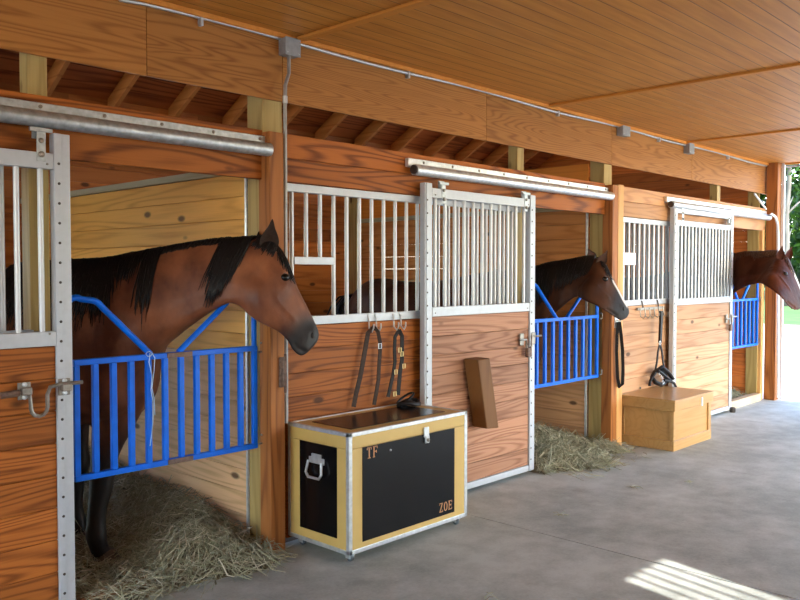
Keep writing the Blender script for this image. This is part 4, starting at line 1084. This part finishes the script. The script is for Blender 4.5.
for x in (4.67, 7.6, 10.55):  # supports of the added roof that blocks the sun
    post('timber_post', x-.07, x+.07, -7.65, -7.51, 0, 2.66, M['pt'], 'added timber post holding the outer edge of the sun-blocking roof', group='posts of the added sun-blocking roof')

# ---------------------------------------------------------------- outside
struct(obj('gravel_yard', MB().box(-60, 27, -60, 60, -.6, -.21).box(10.56, 27, -60, 60, -.21, -.05).box(-60, 10.56, -60, -8.4, -.21, -.05), M['gravel']))
struct(obj('lawn', MB().box(27, 160, -90, 120, -.6, -.04), M['grass']))
def tree(x, y, h, tr, seed, label, cr=3.2, cz0=.28, ls=1.0, nb=34):
    rnd = random.Random(seed); t = thing('tree', label, 'tree', (x, y, -.05), None)
    pts = []; px_, py_ = x, y
    for k in range(8):
        s = k/7; pts.append((px_, py_, -.05+h*.8*s)); px_ += rnd.gauss(0, .10); py_ += rnd.gauss(0, .10)
    mb = MB().tube(pts, [tr*(1.25 if k == 0 else 1-.10*k) for k in range(8)], 12)
    for k in range(7):
        s = rnd.uniform(.35, .75); b = V(pts[int(s*7)]); a = rnd.uniform(0, 2*PI); l = cr*rnd.uniform(.5, .8)
        mb.tube([b, b+V((math.cos(a)*l*.5, math.sin(a)*l*.5, l*.35)), b+V((math.cos(a)*l, math.sin(a)*l, l*.6))], [tr*.35, tr*.22, tr*.08], 6)
    obj('trunk', mb, M['bark'], t, smooth=True)
    lf_ = MB()
    blobs = [(V((x, y, 0))+V((rnd.gauss(0, cr*.45), rnd.gauss(0, cr*.45), h*rnd.uniform(cz0, 1.0))), rnd.uniform(.8, 1.5)) for _ in range(nb)]
    for c, r in blobs:
        for k in range(150):
            d = V((rnd.gauss(0,1), rnd.gauss(0,1), rnd.gauss(0,.8))).normalized()*r*rnd.uniform(.5, 1.05)
            p = c+d; s = rnd.uniform(.09, .20)*ls; u = V((rnd.gauss(0,1), rnd.gauss(0,1), rnd.gauss(0,1))).normalized()
            w = u.orthogonal().normalized()
            lf_.add([p-u*s, p+w*s*.5, p+u*s, p-w*s*.5], [(0,1,2,3)])
    o = obj('foliage', lf_, M['leaf'], t, norm=False)
    return t
tree(42, P(786.5,280,0,42).y, 13, .19, 1, 'grey-trunked tree standing nearest beyond the far end of the barn', cr=2.2, cz0=.55)
for i, (x, y, h, lab) in enumerate(((52, 9, 13, 'leafy green tree just right of the grey trunk'), (60, 15, 15, 'leafy green tree far behind the grey trunk'), (60, 5, 14, 'leafy tree beyond the lawn further right'),
                        (50, 20, 14, 'leafy tree hidden beyond the stalls'), (55, -8, 14, 'leafy tree beyond the lawn past the open side'), (58, 28, 14, 'leafy tree at the edge of the lawn behind the barn'), (70, 11, 17, 'tall leafy tree closing the view at the far right'), (66, 20, 16, 'tall leafy tree behind the stalls in the distance'))):
    tree(x, y, h, .24, 20+i, lab, cr=3.8, cz0=.08, ls=2.0, nb=60)

# ---------------------------------------------------------------- light
w = bpy.data.worlds.new('world'); S.world = w; w.use_nodes = True; nt = w.node_tree
sky = nt.nodes.new('ShaderNodeTexSky'); sky.sky_type = 'NISHITA'; sky.sun_disc = False
sky.sun_elevation = SUN_EL; sky.sun_rotation = math.atan2(SUN_AZ[0], SUN_AZ[1])
sky.air_density = 1.0; sky.dust_density = 1.0; sky.ozone_density = 1.0
bg = nt.nodes['Background']; L(nt, sky.outputs[0], bg.inputs[0]); bg.inputs[1].default_value = 1.0
sl = bpy.data.lights.new('sun', 'SUN'); sl.energy = 7.0; sl.angle = math.radians(.53); sl.color = (1, .95, .88)
so = bpy.data.objects.new('sun', sl); COL.objects.link(so)
sd = V((SUN_AZ[0]*math.cos(SUN_EL), SUN_AZ[1]*math.cos(SUN_EL), math.sin(SUN_EL))).normalized()
so.rotation_euler = sd.to_track_quat('Z', 'Y').to_euler(); so.location = (0, -10, 10)

S.view_settings.view_transform = 'Standard'; S.view_settings.look = 'None'; S.view_settings.gamma = 1
S.view_settings.use_curve_mapping = False
S.view_settings.exposure = 0.78
S.cycles.max_bounces = 10; S.cycles.diffuse_bounces = 6; S.cycles.use_denoising = True
S.cycles.sample_clamp_indirect = 8
